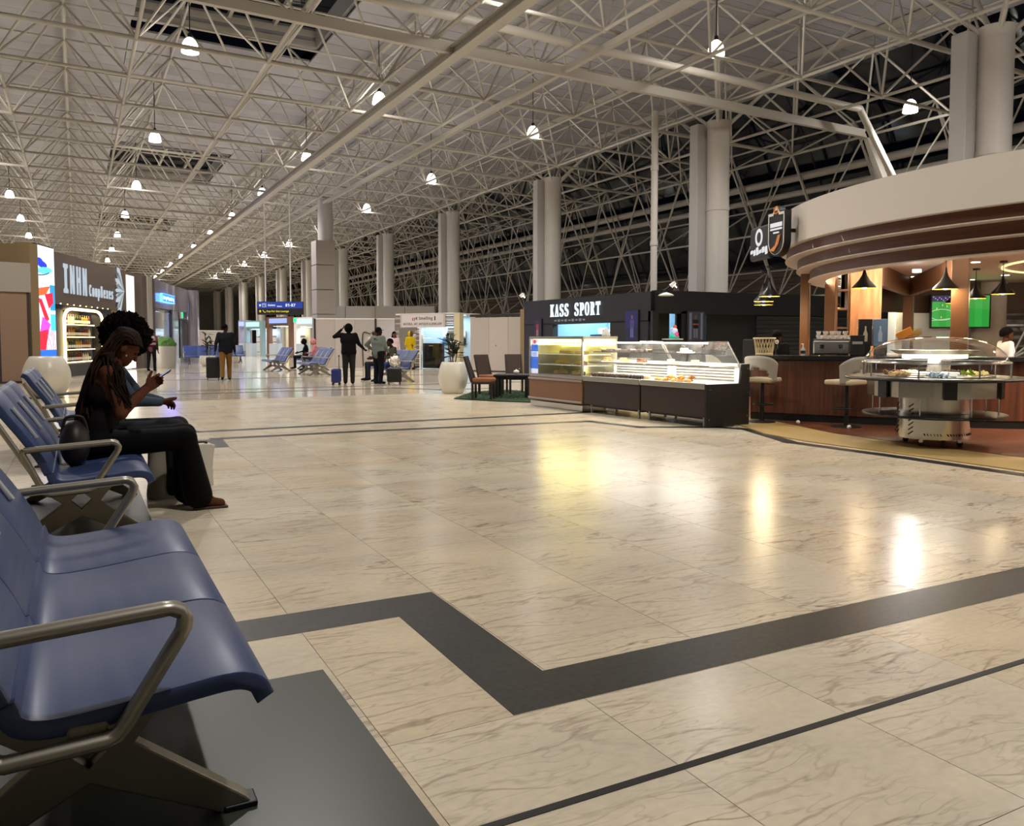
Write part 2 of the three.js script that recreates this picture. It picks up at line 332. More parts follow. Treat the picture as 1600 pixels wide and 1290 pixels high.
// ---------- columns ----------
std('column', 0xbdb8b0, 0.55);
std('columnDuct', 0xb0aca8, 0.55);
{
  const zs = [-11.9, -21.2, -31.9, -42.9, -53.8, -64.5, -75.2, -86, -97, -108, -119, -130];
  let proto;
  zs.forEach((z, i) => {
    const lab = ['nearest round concrete column, rising behind the round bar canopy', 'thick round column behind the black sport shop, near its corner', 'round column behind the lit shop lettering', 'slim round column with pale duct beside the jewellery kiosk', 'round column with grey duct above the jewellery kiosk'][i] ?? 'distant round column in the row behind the far shops';
    const X = 18.9;
    if (!proto) {
      const c = proto = thing('column', lab, 'column', [X, 0, z], 0, 'columns along the facade side');
      part(c, 'shaft', cyl(0.37, 0.37, 8.2, 28), M.column, [0, 4.1, 0]);
      part(c, 'collar', cyl(0.385, 0.385, 0.12, 28), M.column, [0, 5.6, 0]);
      part(c, 'head', cyl(0.41, 0.36, 0.25, 28), M.column, [0, 8.32, 0]);
      part(c, 'service_duct', rb(0.42, 8.4, 0.42, 0.04), M.columnDuct, [-0.42, 4.2, -0.5]);
      for (const [a, b] of [[1, 1], [1, -1], [-1, 1], [-1, -1]]) bar(c, 'strut', [a * 0.2, 8.3, b * 0.2], [a * 1.5, 9.9, b * 1.5], 0.06, M.steelWhite);
    } else copyThing(proto, lab, [X, 0, z]);
  });
  const p = thing('drain_pipe', 'slender vertical pipe left of the thick column', 'pipe', [16.6, 0, -21.6]); bar(p, 'pipe', [0, 0, 0], [0, 8.6, 0], 0.11, M.column, cyl(1, 1, 1, 14)); for (const y of [2, 4.4, 6.8]) part(p, 'coupling', cyl(0.13, 0.13, 0.14, 14), M.column, [0, y, 0]);
  const w = thing('wrapped_column', 'square column clad in grey wrapped panels above the hoarding', 'column', [12.0, 0, -44.8]);
  std('wrap', 0x9a938b, 0.8);
  part(w, 'core', cyl(0.42, 0.42, 9, 20), M.columnDuct, [0.15, 4.5, 0]);
  for (let k = 0; k < 5; k++) part(w, 'wrap_panel', rb(1.05, 1.3, 1.05, 0.03), M.wrap, [0, 0.66 + k * 1.33, 0]);
}

// ---------- hanging roof lamps ----------
glow('lampGlow', 0xfff3df, 9);
{
  const dome = lathe([[0.001, 0.2], [0.07, 0.19], [0.14, 0.13], [0.19, 0.03], [0.22, -0.1], [0.225, -0.2], [0.215, -0.2], [0.2, -0.1], [0.001, -0.06]], 20);
  const rows = [[-3.05, -52.9, 10.1, -3], [2.9, -35.4, 11.3, -3], [9.0, -26.4, 9.7, -3], [15.3, -17.3, 10.0, -2]];
  let proto; const made = [], count = [0, 0, 0, 0];
  rows.forEach(([x, z0, dz, k0], r) => {
    for (let k = k0; k < 10; k++) {
      const z = z0 - k * dz; if (z > 12 || z < -120) continue;
      const y = 9.22 - (r === 3 ? 0.15 : 0), ord = ['nearest', 'second', 'third', 'fourth', 'fifth', 'sixth', 'seventh', 'eighth', 'ninth', 'tenth'], vis = seen(V(x, y, z), 1), n = vis ? ord[count[r]++] : null;
      const lab = (n ? n + ' lamp in view' : 'dome lamp outside the view') + [' of the leftmost dome lamp row over the left shops', ' of the dome lamp row left of the long beam', ' of the dome lamp row beside the long beam', ' of the dome lamp row nearest the columns'][r].replace(' of', n ? ' of' : ' in');
      let o;
      if (!proto) {
        o = proto = thing('roof_lamp', lab, 'lamp', [x, y, z], 0, 'dome lamps hung in the roof frame');
        part(o, 'shade', dome, M.lampGlow); part(o, 'socket', cyl(0.05, 0.07, 0.12, 10), M.darkMetal, [0, 0.25, 0]); bar(o, 'rod', [0, 0.3, 0], [0, 2.2, 0], 0.015, M.darkMetal);
      } else o = copyThing(proto, lab, [x, y, z]);
      made.push(o);
    }
  });
  made.push(copyThing(proto, 'glowing dome lamp near the facade above the bar canopy', [23.6, 8.7, -17.6]));
  for (const o of made) { const l = new THREE.SpotLight(ROOF_COLOR, ROOF_LAMP, 0, 1.32, 0.6, 2); l.castShadow = true; l.shadow.radius = 6; l.position.set(0, -0.22, 0); l.target.position.set(0, -6, 0); o.add(l, l.target); pointLight(o, ROOF_COLOR, ROOF_LAMP * 0.035, [0, -0.15, 0], 5); }
}

// ---------- figures: distance fields meshed with surface nets ----------
const lerp = (a, b, t) => a + (b - a) * t;
const C3 = (hex) => { const c = new THREE.Color(hex); return [c.r, c.g, c.b]; };
const cap = (a, b, ra, rb, col, k) => ({ a, b, ra, rb: rb ?? ra, col, k });
const ell = (c, r, col, rot, k) => ({ c, r, col, k, inv: rot ? new THREE.Matrix3().setFromMatrix4(new THREE.Matrix4().makeRotationFromEuler(new THREE.Euler(...rot)).invert()) : null });
function pd(p, x, y, z) {
  if (p.c) {
    let dx = x - p.c[0], dy = y - p.c[1], dz = z - p.c[2];
    if (p.inv) { const e = p.inv.elements, a = e[0] * dx + e[3] * dy + e[6] * dz, b = e[1] * dx + e[4] * dy + e[7] * dz, c = e[2] * dx + e[5] * dy + e[8] * dz; dx = a; dy = b; dz = c; }
    const k0 = Math.hypot(dx / p.r[0], dy / p.r[1], dz / p.r[2]), k1 = Math.hypot(dx / p.r[0] ** 2, dy / p.r[1] ** 2, dz / p.r[2] ** 2);
    return k1 < 1e-9 ? -Math.min(...p.r) : k0 * (k0 - 1) / k1;
  }
  const bx_ = p.b[0] - p.a[0], by = p.b[1] - p.a[1], bz = p.b[2] - p.a[2], ax = x - p.a[0], ay = y - p.a[1], az = z - p.a[2];
  const L = bx_ * bx_ + by * by + bz * bz, t = L > 0 ? Math.min(1, Math.max(0, (ax * bx_ + ay * by + az * bz) / L)) : 0;
  return Math.hypot(ax - bx_ * t, ay - by * t, az - bz * t) - lerp(p.ra, p.rb, t);
}
function fieldMesh(prims, cell, K = 0.03) {
  const lo = [1e9, 1e9, 1e9], hi = [-1e9, -1e9, -1e9], ext = prims.map(p => {
    const R = p.c ? Math.max(...p.r) : Math.max(p.ra, p.rb), q = p.c ? [p.c, p.c] : [p.a, p.b], e = [[0, 0, 0], [0, 0, 0]];
    for (let i = 0; i < 3; i++) { e[0][i] = Math.min(q[0][i], q[1][i]) - R; e[1][i] = Math.max(q[0][i], q[1][i]) + R; lo[i] = Math.min(lo[i], e[0][i]); hi[i] = Math.max(hi[i], e[1][i]); }
    return e;
  });
  for (let i = 0; i < 3; i++) { lo[i] -= 3 * cell; hi[i] += 3 * cell; }
  const n = [0, 1, 2].map(i => Math.ceil((hi[i] - lo[i]) / cell) + 1), F = new Float32Array(n[0] * n[1] * n[2]).fill(1);
  const id = (i, j, k) => i + n[0] * (j + n[1] * k), pad = K * 1.5 + 2 * cell;
  prims.forEach((p, q) => {
    const kk = p.k ?? K, s = [0, 1, 2].map(i => Math.max(0, Math.floor((ext[q][0][i] - pad - lo[i]) / cell))), e = [0, 1, 2].map(i => Math.min(n[i] - 1, Math.ceil((ext[q][1][i] + pad - lo[i]) / cell)));
    for (let k = s[2]; k <= e[2]; k++) for (let j = s[1]; j <= e[1]; j++) for (let i = s[0]; i <= e[0]; i++) {
      const d = pd(p, lo[0] + i * cell, lo[1] + j * cell, lo[2] + k * cell), w = id(i, j, k), f = F[w], h = Math.max(0, kk - Math.abs(d - f)) / kk;
      F[w] = Math.min(d, f) - h * h * kk * 0.25;
    }
  });
  const pos = [], col = [], idx = [], vid = new Int32Array(F.length).fill(-1);
  const E = [[0, 1], [2, 3], [4, 5], [6, 7], [0, 2], [1, 3], [4, 6], [5, 7], [0, 4], [1, 5], [2, 6], [3, 7]];
  for (let k = 0; k < n[2] - 1; k++) for (let j = 0; j < n[1] - 1; j++) for (let i = 0; i < n[0] - 1; i++) {
    const v = [0, 1, 2, 3, 4, 5, 6, 7].map(c => F[id(i + (c & 1), j + (c >> 1 & 1), k + (c >> 2))]); let m = 0; for (let c = 0; c < 8; c++) if (v[c] < 0) m++;
    if (m === 0 || m === 8) continue;
    let x = 0, y = 0, z = 0, ct = 0;
    for (const [a, b] of E) if ((v[a] < 0) !== (v[b] < 0)) { const t = v[a] / (v[a] - v[b]); x += lerp(a & 1, b & 1, t); y += lerp(a >> 1 & 1, b >> 1 & 1, t); z += lerp(a >> 2, b >> 2, t); ct++; }
    const P = [lo[0] + (i + x / ct) * cell, lo[1] + (j + y / ct) * cell, lo[2] + (k + z / ct) * cell];
    vid[id(i, j, k)] = pos.length / 3; pos.push(...P);
    let bd = 1e9, bc; for (const p of prims) { const d = pd(p, ...P); if (d < bd) { bd = d; bc = p.col; } } col.push(...bc);
  }
  for (let k = 1; k < n[2] - 1; k++) for (let j = 1; j < n[1] - 1; j++) for (let i = 1; i < n[0] - 1; i++) {
    const a = F[id(i, j, k)] < 0;
    const quad = (p, q, r, s, flip) => { if ([p, q, r, s].some(t => t < 0)) return; flip ? idx.push(p, r, q, p, s, r) : idx.push(p, q, r, p, r, s); };
    if (a !== F[id(i + 1, j, k)] < 0) quad(vid[id(i, j - 1, k - 1)], vid[id(i, j, k - 1)], vid[id(i, j, k)], vid[id(i, j - 1, k)], !a);
    if (a !== F[id(i, j + 1, k)] < 0) quad(vid[id(i - 1, j, k - 1)], vid[id(i - 1, j, k)], vid[id(i, j, k)], vid[id(i, j, k - 1)], !a);
    if (a !== F[id(i, j, k + 1)] < 0) quad(vid[id(i - 1, j - 1, k)], vid[id(i, j - 1, k)], vid[id(i, j, k)], vid[id(i - 1, j, k)], !a);
  }
  const g = new THREE.BufferGeometry();
  g.setAttribute('position', new THREE.Float32BufferAttribute(pos, 3)); g.setAttribute('color', new THREE.Float32BufferAttribute(col, 3));
  g.setIndex(idx); g.computeVertexNormals(); return g;
}
M.skinCloth = new THREE.MeshPhysicalMaterial({ vertexColors: true, roughness: 0.8, specularIntensity: 0.25 });
const vadd = (a, b, s = 1) => [a[0] + b[0] * s, a[1] + b[1] * s, a[2] + b[2] * s], vsub = (a, b) => [a[0] - b[0], a[1] - b[1], a[2] - b[2]];
const vnorm = a => { const l = Math.hypot(...a) || 1; return a.map(x => x / l); }, vcross = (a, b) => [a[1] * b[2] - a[2] * b[1], a[2] * b[0] - a[0] * b[2], a[0] * b[1] - a[1] * b[0]];
const vrot = (v, ax, t) => { const q = V(...v).applyAxisAngle(V(...ax), t); return [q.x, q.y, q.z]; };
// wrist, forward direction, palm normal (side the fingers curl to), thumb side +1/-1
function handPrims(w, f, nrm, side, curl, col, s = 1) {
  f = vnorm(f); const ax = vnorm(vcross(f, nrm)); nrm = vnorm(vcross(ax, f));
  const out = [], lens = [0.068, 0.078, 0.072, 0.056];
  for (let i = 0; i < 4; i++) {
    const off = (1.5 - i) * 0.019 * side * s, root = vadd(vadd(w, f, (0.085 - Math.abs(i - 1) * 0.004) * s), ax, off);
    out.push(cap(vadd(w, ax, off * 0.5), root, 0.015 * s, 0.0125 * s, col, 0.012));
    let p = root, d = vrot(f, ax, -curl * 0.5);
    for (let k = 0; k < 3; k++) { const e = vadd(p, d, lens[i] * [0.46, 0.3, 0.24][k] * s); out.push(cap(p, e, (0.0098 - 0.001 * k) * s, (0.009 - 0.001 * k) * s, col, 0.004)); p = e; d = vrot(d, ax, -curl * 0.75); }
  }
  let p = vadd(vadd(w, f, 0.028 * s), ax, 0.024 * side * s), d = vnorm(vadd(vadd(f, ax, 0.85 * side), nrm, 0.35));
  for (let k = 0; k < 3; k++) { const e = vadd(p, d, [0.034, 0.03, 0.024][k] * s); out.push(cap(p, e, (0.0135 - 0.0015 * k) * s, (0.012 - 0.0015 * k) * s, col, k ? 0.004 : 0.012)); p = e; d = vnorm(vadd(d, f, 0.35)); }
  return out;
}
// head at c looking along yaw/pitch; local +x is the face
function headPrims(c, yaw, pitch, skin, s = 1) {
  const R = new THREE.Euler(0, yaw, 0), m = new THREE.Matrix4().makeRotationFromEuler(R).multiply(new THREE.Matrix4().makeRotationZ(pitch));
  const L = (x, y, z) => { const q = V(x * s, y * s, z * s).applyMatrix4(m); return vadd(c, [q.x, q.y, q.z]); };
  const eu = new THREE.Euler().setFromRotationMatrix(m), rot = [eu.x, eu.y, eu.z];
  const dk = skin.map(v => v * 0.35), lip = [skin[0] * 0.85, skin[1] * 0.5, skin[2] * 0.5], E_ = (x, y, z, r, col, k) => ell(L(x, y, z), r.map(q => q * s), col, rot, k);
  return [E_(-0.012, 0.03, 0, [0.098, 0.092, 0.077], skin), E_(0.025, -0.035, 0, [0.066, 0.082, 0.06], skin, 0.03), E_(0.055, -0.085, 0, [0.03, 0.028, 0.03], skin, 0.03),
    cap(L(0.084, 0.012, 0), L(0.106, -0.028, 0), 0.009 * s, 0.014 * s, skin, 0.012), cap(L(0.078, 0.028, -0.03), L(0.078, 0.028, 0.03), 0.014 * s, 0.014 * s, skin, 0.015),
    cap(L(0.086, -0.058, -0.018), L(0.086, -0.058, 0.018), 0.0075 * s, 0.0075 * s, lip, 0.005), E_(0.083, 0.008, 0.031, [0.008, 0.007, 0.013], dk, 0.002), E_(0.083, 0.008, -0.031, [0.008, 0.007, 0.013], dk, 0.002),
    E_(-0.005, -0.005, 0.078, [0.02, 0.032, 0.01], skin, 0.008), E_(-0.005, -0.005, -0.078, [0.02, 0.032, 0.01], skin, 0.008)];
}
function figure(name, label, group, pos, turn, J, S) { // J joints (local, facing +x), S style
  const o = thing(name, label, 'person', pos, turn, group);
  const skin = C3(S.skin ?? 0x4a2e20), top = C3(S.top), pants = C3(S.pants), shoe = C3(S.shoe ?? 0x0c0c0c), sleeve = S.sleeve === undefined ? top : (S.sleeve ? C3(S.sleeve) : skin), g = S.g ?? 1, P = [];
  const mid = (a, b) => a.map((v, i) => (v + b[i]) / 2);
  const hm = mid(J.hipR, J.hipL), sm = mid(J.shR, J.shL), ch = J.chest ?? hm.map((v, i) => lerp(v, sm[i], 0.68));
  const wide = (c, w, dx) => { const d = vnorm(vsub(J.shR, J.shL)); return [vadd(c, d, w), vadd(c, d, -w)]; };
  P.push(cap(J.hipR, J.hipL, 0.105 * g, 0.105 * g, S.hipTop ? top : pants, 0.05), cap(hm, ch, 0.125 * g, 0.12 * g, top, 0.06));
  const [c0, c1] = wide(ch, 0.085 * g); P.push(cap(c0, c1, 0.112 * g, 0.112 * g, top, 0.05));
  const [w0, w1] = wide(vadd(hm, vsub(ch, hm), 0.45), 0.065 * g); P.push(cap(w0, w1, 0.105 * g, 0.105 * g, top, 0.06));
  const [s0, s1] = wide(vadd(sm, [0, -0.05, 0]), 0.1 * g); P.push(cap(s0, s1, 0.085 * g, 0.085 * g, S.bare ? skin : top, 0.04));
  const neckTop = vadd(J.head, [-0.02, -0.07, 0]); P.push(cap(vadd(sm, [0, 0.0, 0]), neckTop, 0.056, 0.05, S.hood ? top : skin, 0.03));
  for (const q of ['R', 'L']) {
    const sh = J['sh' + q], el = J['el' + q], wr = J['wr' + q], hi = J['hip' + q], kn = J['kn' + q], an = J['an' + q], to = J['to' + q] ?? vadd(an, [0.17, -0.05, 0]);
    P.push(cap(sh, el, 0.058 * g, 0.043 * g, S.bare ? skin : (S.shortSleeve ? skin : sleeve), 0.03), cap(el, wr, 0.042 * g, 0.029 * g, S.shortSleeve || S.bare ? skin : sleeve, 0.02));
    if (S.shortSleeve) P.push(cap(sh, sh.map((v, i) => lerp(v, el[i], 0.45)), 0.064 * g, 0.06 * g, sleeve, 0.02));
    if (!S.noLegs) {
      const lr = S.legs ?? [0.092, 0.064, 0.062, 0.05];
      P.push(cap(hi, kn, lr[0] * g, lr[1] * g, S.skirt ? C3(S.skirt) : pants, 0.03), cap(kn, an, lr[2] * g, lr[3] * g, S.bareLegs ? skin : pants, 0.025));
      P.push(cap(vadd(an, [-0.02, -0.035, 0]), to, 0.042, 0.034, S.sandal ? skin : shoe, 0.02));
    }
  }
  if (S.extra) P.push(...S.extra);
  const parts = [fieldMesh(P, S.cell ?? 0.02, 0.04)];
  const hp = headPrims(J.head, S.headYaw ?? 0, S.headPitch ?? 0, skin, S.headScale ?? 1); parts.push(fieldMesh(hp, S.headCell ?? 0.01, 0.025));
  for (const q of ['R', 'L']) { if (S.noHands?.includes(q)) continue;
    const f = J['hd' + q] ?? vsub(J['wr' + q], J['el' + q]), nn = J['pn' + q] ?? [0, 0, q === 'R' ? -1 : 1]; parts.push(fieldMesh(handPrims(J['wr' + q], f, nn, q === 'R' ? 1 : -1, S.curl ?? 0.5, S.glove ? C3(S.glove) : skin), S.handCell ?? 0.007, 0.008)); }
  const body = part(o, 'body', mergeGeometries(parts), M.skinCloth);
  if (S.hair) hairCap(o, J.head, S.headYaw ?? 0, S.headPitch ?? 0, S.hair, S.hairSize ?? 1.0, S.hairColor ?? 0x0c0908, S.headScale ?? 1);
  return o;
}
std('hairBlack', 0x0b0908, 0.8);
function hairCap(o, c, yaw, pitch, kind, size, color, s) {
  const m = new THREE.MeshPhysicalMaterial({ color, roughness: 0.9, specularIntensity: 0.12 });
  let geo;
  if (kind === 'afro') {
    geo = new THREE.IcosahedronGeometry(0.165 * size, 24); const p = geo.attributes.position;
    for (let i = 0; i < p.count; i++) { const n = 1 + 0.12 * pnoise(p.getX(i) * 60 + 9, p.getY(i) * 60 + p.getZ(i) * 43, 200, 200) + 0.13 * pnoise(p.getX(i) * 170, p.getZ(i) * 170 + p.getY(i) * 97, 200, 200); p.setXYZ(i, p.getX(i) * n, p.getY(i) * n, p.getZ(i) * n); }
    geo.computeVertexNormals(); geo.translate(-0.055, 0.06, 0);
  } else if (kind === 'hood') { geo = new THREE.SphereGeometry(0.128 * size, 20, 16, 0.7, 2 * PI - 1.4, 0, 2.5); geo.rotateY(PI); geo.scale(1, 1.12, 0.95); geo.translate(-0.015, 0.005, 0); }
  else { geo = new THREE.SphereGeometry(0.107 * size, 20, 14, 0, 2 * PI, 0, kind === 'long' ? 2.0 : 1.7); geo.scale(1.0, 0.95, 0.84); geo.rotateZ(0.5); geo.translate(-0.018, 0.034, 0); }
  geo.scale(s, s, s);
  geo.applyMatrix4(new THREE.Matrix4().makeRotationY(yaw).multiply(new THREE.Matrix4().makeRotationZ(pitch))); geo.translate(...c);
  const h = part(o, kind === 'hood' ? 'hood' : kind === 'cap' ? 'cap' : 'hair', geo, m);
  if (kind === 'cap') { const b = new THREE.CylinderGeometry(0.09, 0.09, 0.012, 18); b.scale(1, 1, 0.85); b.translate(0.075, 0.05, 0); b.applyMatrix4(new THREE.Matrix4().makeRotationY(yaw).multiply(new THREE.Matrix4().makeRotationZ(pitch))); b.translate(...c); part(o, 'brim', b, m); }
  if (kind === 'hat') { const b = new THREE.CylinderGeometry(0.17, 0.17, 0.014, 22); b.translate(-0.01, 0.06, 0); b.applyMatrix4(new THREE.Matrix4().makeRotationY(yaw).multiply(new THREE.Matrix4().makeRotationZ(pitch))); b.translate(...c); part(o, 'brim', b, m); }
  if (kind === 'long') { const L = fieldMesh([cap([-0.07, 0.02, 0], [-0.09, -0.2, 0], 0.075, 0.06, C3(color)), cap([-0.05, 0, 0.06], [-0.04, -0.18, 0.09], 0.035, 0.025, C3(color)), cap([-0.05, 0, -0.06], [-0.04, -0.18, -0.09], 0.035, 0.025, C3(color))], 0.012, 0.03); L.applyMatrix4(new THREE.Matrix4().makeRotationY(yaw)); L.translate(...c); part(o, 'hair_length', L, m); }
  return h;
}
function standing(H = 1.72, o = {}) { // neutral standing joints scaled to height H
  const k = H / 1.72, s = (a) => a.map(v => v * k);
  const J = { head: s([0.03, 1.6, 0]), shR: s([0, 1.41, 0.185]), shL: s([0, 1.41, -0.185]), hipR: s([0, 0.93, 0.09]), hipL: s([0, 0.93, -0.09]), elR: s([-0.02, 1.12, 0.24]), elL: s([-0.02, 1.12, -0.24]), wrR: s([0.06, 0.87, 0.24]), wrL: s([0.06, 0.87, -0.24]), knR: s([0.02, 0.5, 0.1]), knL: s([0.02, 0.5, -0.1]), anR: s([-0.02, 0.085, 0.1]), anL: s([-0.02, 0.085, -0.1]), toR: s([0.14, 0.035, 0.12]), toL: s([0.14, 0.035, -0.12]) };
  for (const q in o) J[q] = s(o[q]); return J;
}
function seated(o = {}) {
  return { head: [0.12, 1.2, 0], shR: [0.02, 1.02, 0.18], shL: [0.02, 1.02, -0.18], hipR: [0.05, 0.52, 0.09], hipL: [0.05, 0.52, -0.09], elR: [0.12, 0.78, 0.24], elL: [0.12, 0.78, -0.24], wrR: [0.34, 0.72, 0.14], wrL: [0.34, 0.72, -0.14], knR: [0.5, 0.53, 0.11], knL: [0.5, 0.53, -0.11], anR: [0.5, 0.09, 0.12], anL: [0.5, 0.09, -0.12], toR: [0.66, 0.036, 0.13], toL: [0.66, 0.036, -0.13], ...o };
}

// ---------- benches in the foreground ----------
const seatTex = dataTex(256, 256, (u, v) => { const n = 128 + 40 * fbm(u * 64, v * 64, 64, 64, 2); return [n, n, n]; }, false);
M.seatBlue = new THREE.MeshPhysicalMaterial({ color: 0x30426b, roughness: 0.42, bumpMap: seatTex, bumpScale: 0.0004, clearcoat: 0.15, clearcoatRoughness: 0.4 });
std('seatLabel', 0xb9bcc0, 0.35, 0.3);
std('armAlu', 0x9b968a, 0.38, 0.75);
std('legAlu', 0x8b867b, 0.42, 0.7);
function sheet(profile, th, w) { // curved sheet following profile points [x,y], width w along z
  const c = new THREE.CatmullRomCurve3(profile.map(([x, y]) => V(x, y, 0)), false, 'catmullrom', 0.5), pts = c.getPoints(28), up = [], dn = [];
  pts.forEach((p, i) => { const t = c.getTangent(i / 28), n = V(-t.y, t.x, 0); up.push(new THREE.Vector2(p.x + n.x * th / 2, p.y + n.y * th / 2)); dn.unshift(new THREE.Vector2(p.x - n.x * th / 2, p.y - n.y * th / 2)); });
  const g = new THREE.ExtrudeGeometry(new THREE.Shape([...up, ...dn]), { depth: w - 0.02, bevelEnabled: true, bevelSize: 0.008, bevelThickness: 0.01, bevelSegments: 2, curveSegments: 1 });
  g.translate(0, 0, -(w - 0.02) / 2); return toCreasedNormals(g, 0.5);
}
const benchGeo = {
  seat: sheet([[-0.165, 0.47], [-0.145, 0.425], [-0.08, 0.405], [0.06, 0.412], [0.22, 0.43], [0.33, 0.438], [0.385, 0.42], [0.405, 0.385]], 0.034, 0.662),
  back: sheet([[-0.178, 0.478], [-0.215, 0.56], [-0.3, 0.7], [-0.39, 0.83], [-0.452, 0.925], [-0.485, 0.945]], 0.032, 0.662),
  label: sheet([[-0.263, 0.665], [-0.32, 0.755], [-0.385, 0.85]], 0.004, 0.05),
  arm: (() => { const p = new THREE.CurvePath(), q = [[-0.3, 0.628], [0.185, 0.655], [0.218, 0.638], [0.212, 0.6], [0.068, 0.375], [0.05, 0.362], [-0.17, 0.352], [-0.2, 0.365], [-0.312, 0.61], [-0.3, 0.628]]; for (let i = 0; i + 1 < q.length; i++) p.add(new THREE.LineCurve3(V(q[i][0], q[i][1], 0), V(q[i + 1][0], q[i + 1][1], 0))); const g = new THREE.TubeGeometry(p, 60, 0.02, 8, false); g.scale(1, 1, 1.35); return g; })(),
  brace: barGeo([-0.19, 0.365, 0], [-0.475, 0.87, 0], 0.017),
  leg: (() => {
    const s = new THREE.Shape([[-0.27, 0.375], [-0.12, 0.375], [0, 0.345], [0.12, 0.375], [0.2, 0.375], [0.1, 0.25], [0.38, 0.03], [0.41, 0], [0.33, 0], [0, 0.17], [-0.33, 0], [-0.41, 0], [-0.38, 0.03], [-0.1, 0.25]].map(([x, y]) => new THREE.Vector2(x, y)));
    s.holes.push(new THREE.Path([[0, 0.325], [0.062, 0.265], [0, 0.205], [-0.062, 0.265]].map(([x, y]) => new THREE.Vector2(x, y))));
    const g = new THREE.ExtrudeGeometry(s, { depth: 0.045, bevelEnabled: true, bevelSize: 0.006, bevelThickness: 0.006, bevelSegments: 2 }); g.translate(0, 0, -0.0225); return g;
  })(),
};
function makeBench(label, pos, turn = 0, seats = 3, mat = M.seatBlue, labels = true) {
  const o = thing('bench', label, 'bench', pos, turn, 'blue waiting benches'), W = 0.672;
  for (let k = 0; k < seats; k++) {
    const z = -W * (k + 0.5);
    part(o, 'seat', benchGeo.seat, mat, [0, 0, z]); const b = part(o, 'backrest', benchGeo.back, mat, [0, 0, z]);
    if (labels) part(b, 'label_strip', benchGeo.label, M.seatLabel, [0.017, 0.011, 0.04]).userData.label = 'pale silver label strip';
  }
  for (const z of [0.012, -W * seats - 0.012]) { part(o, 'armrest', benchGeo.arm, M.armAlu, [0, 0, z]); part(o, 'back_brace', benchGeo.brace, M.armAlu, [0, 0, z]); }
  part(o, 'beam', rb(0.09, 0.06, W * seats, 0.01), M.legAlu, [0.0, 0.372, -W * seats / 2]);
  for (const z of [-0.22, -W * seats + 0.22]) { const l = part(o, 'leg', benchGeo.leg, M.legAlu, [0, 0, z]); for (const x of [-0.37, 0.37]) part(l, 'foot', rb(0.09, 0.018, 0.075, 0.006), M.darkMetal, [x, 0.009, 0]); }
  return o;
}
makeBench('nearest blue three-seat bench with grey armrests, cut by the frame', [0, 0, -2.12]);
makeBench('second blue bench from the camera, the one two women sit on', [0, 0, -5.75]);
makeBench('third blue bench in the left row, behind the seated women', [0, 0, -9.4]);

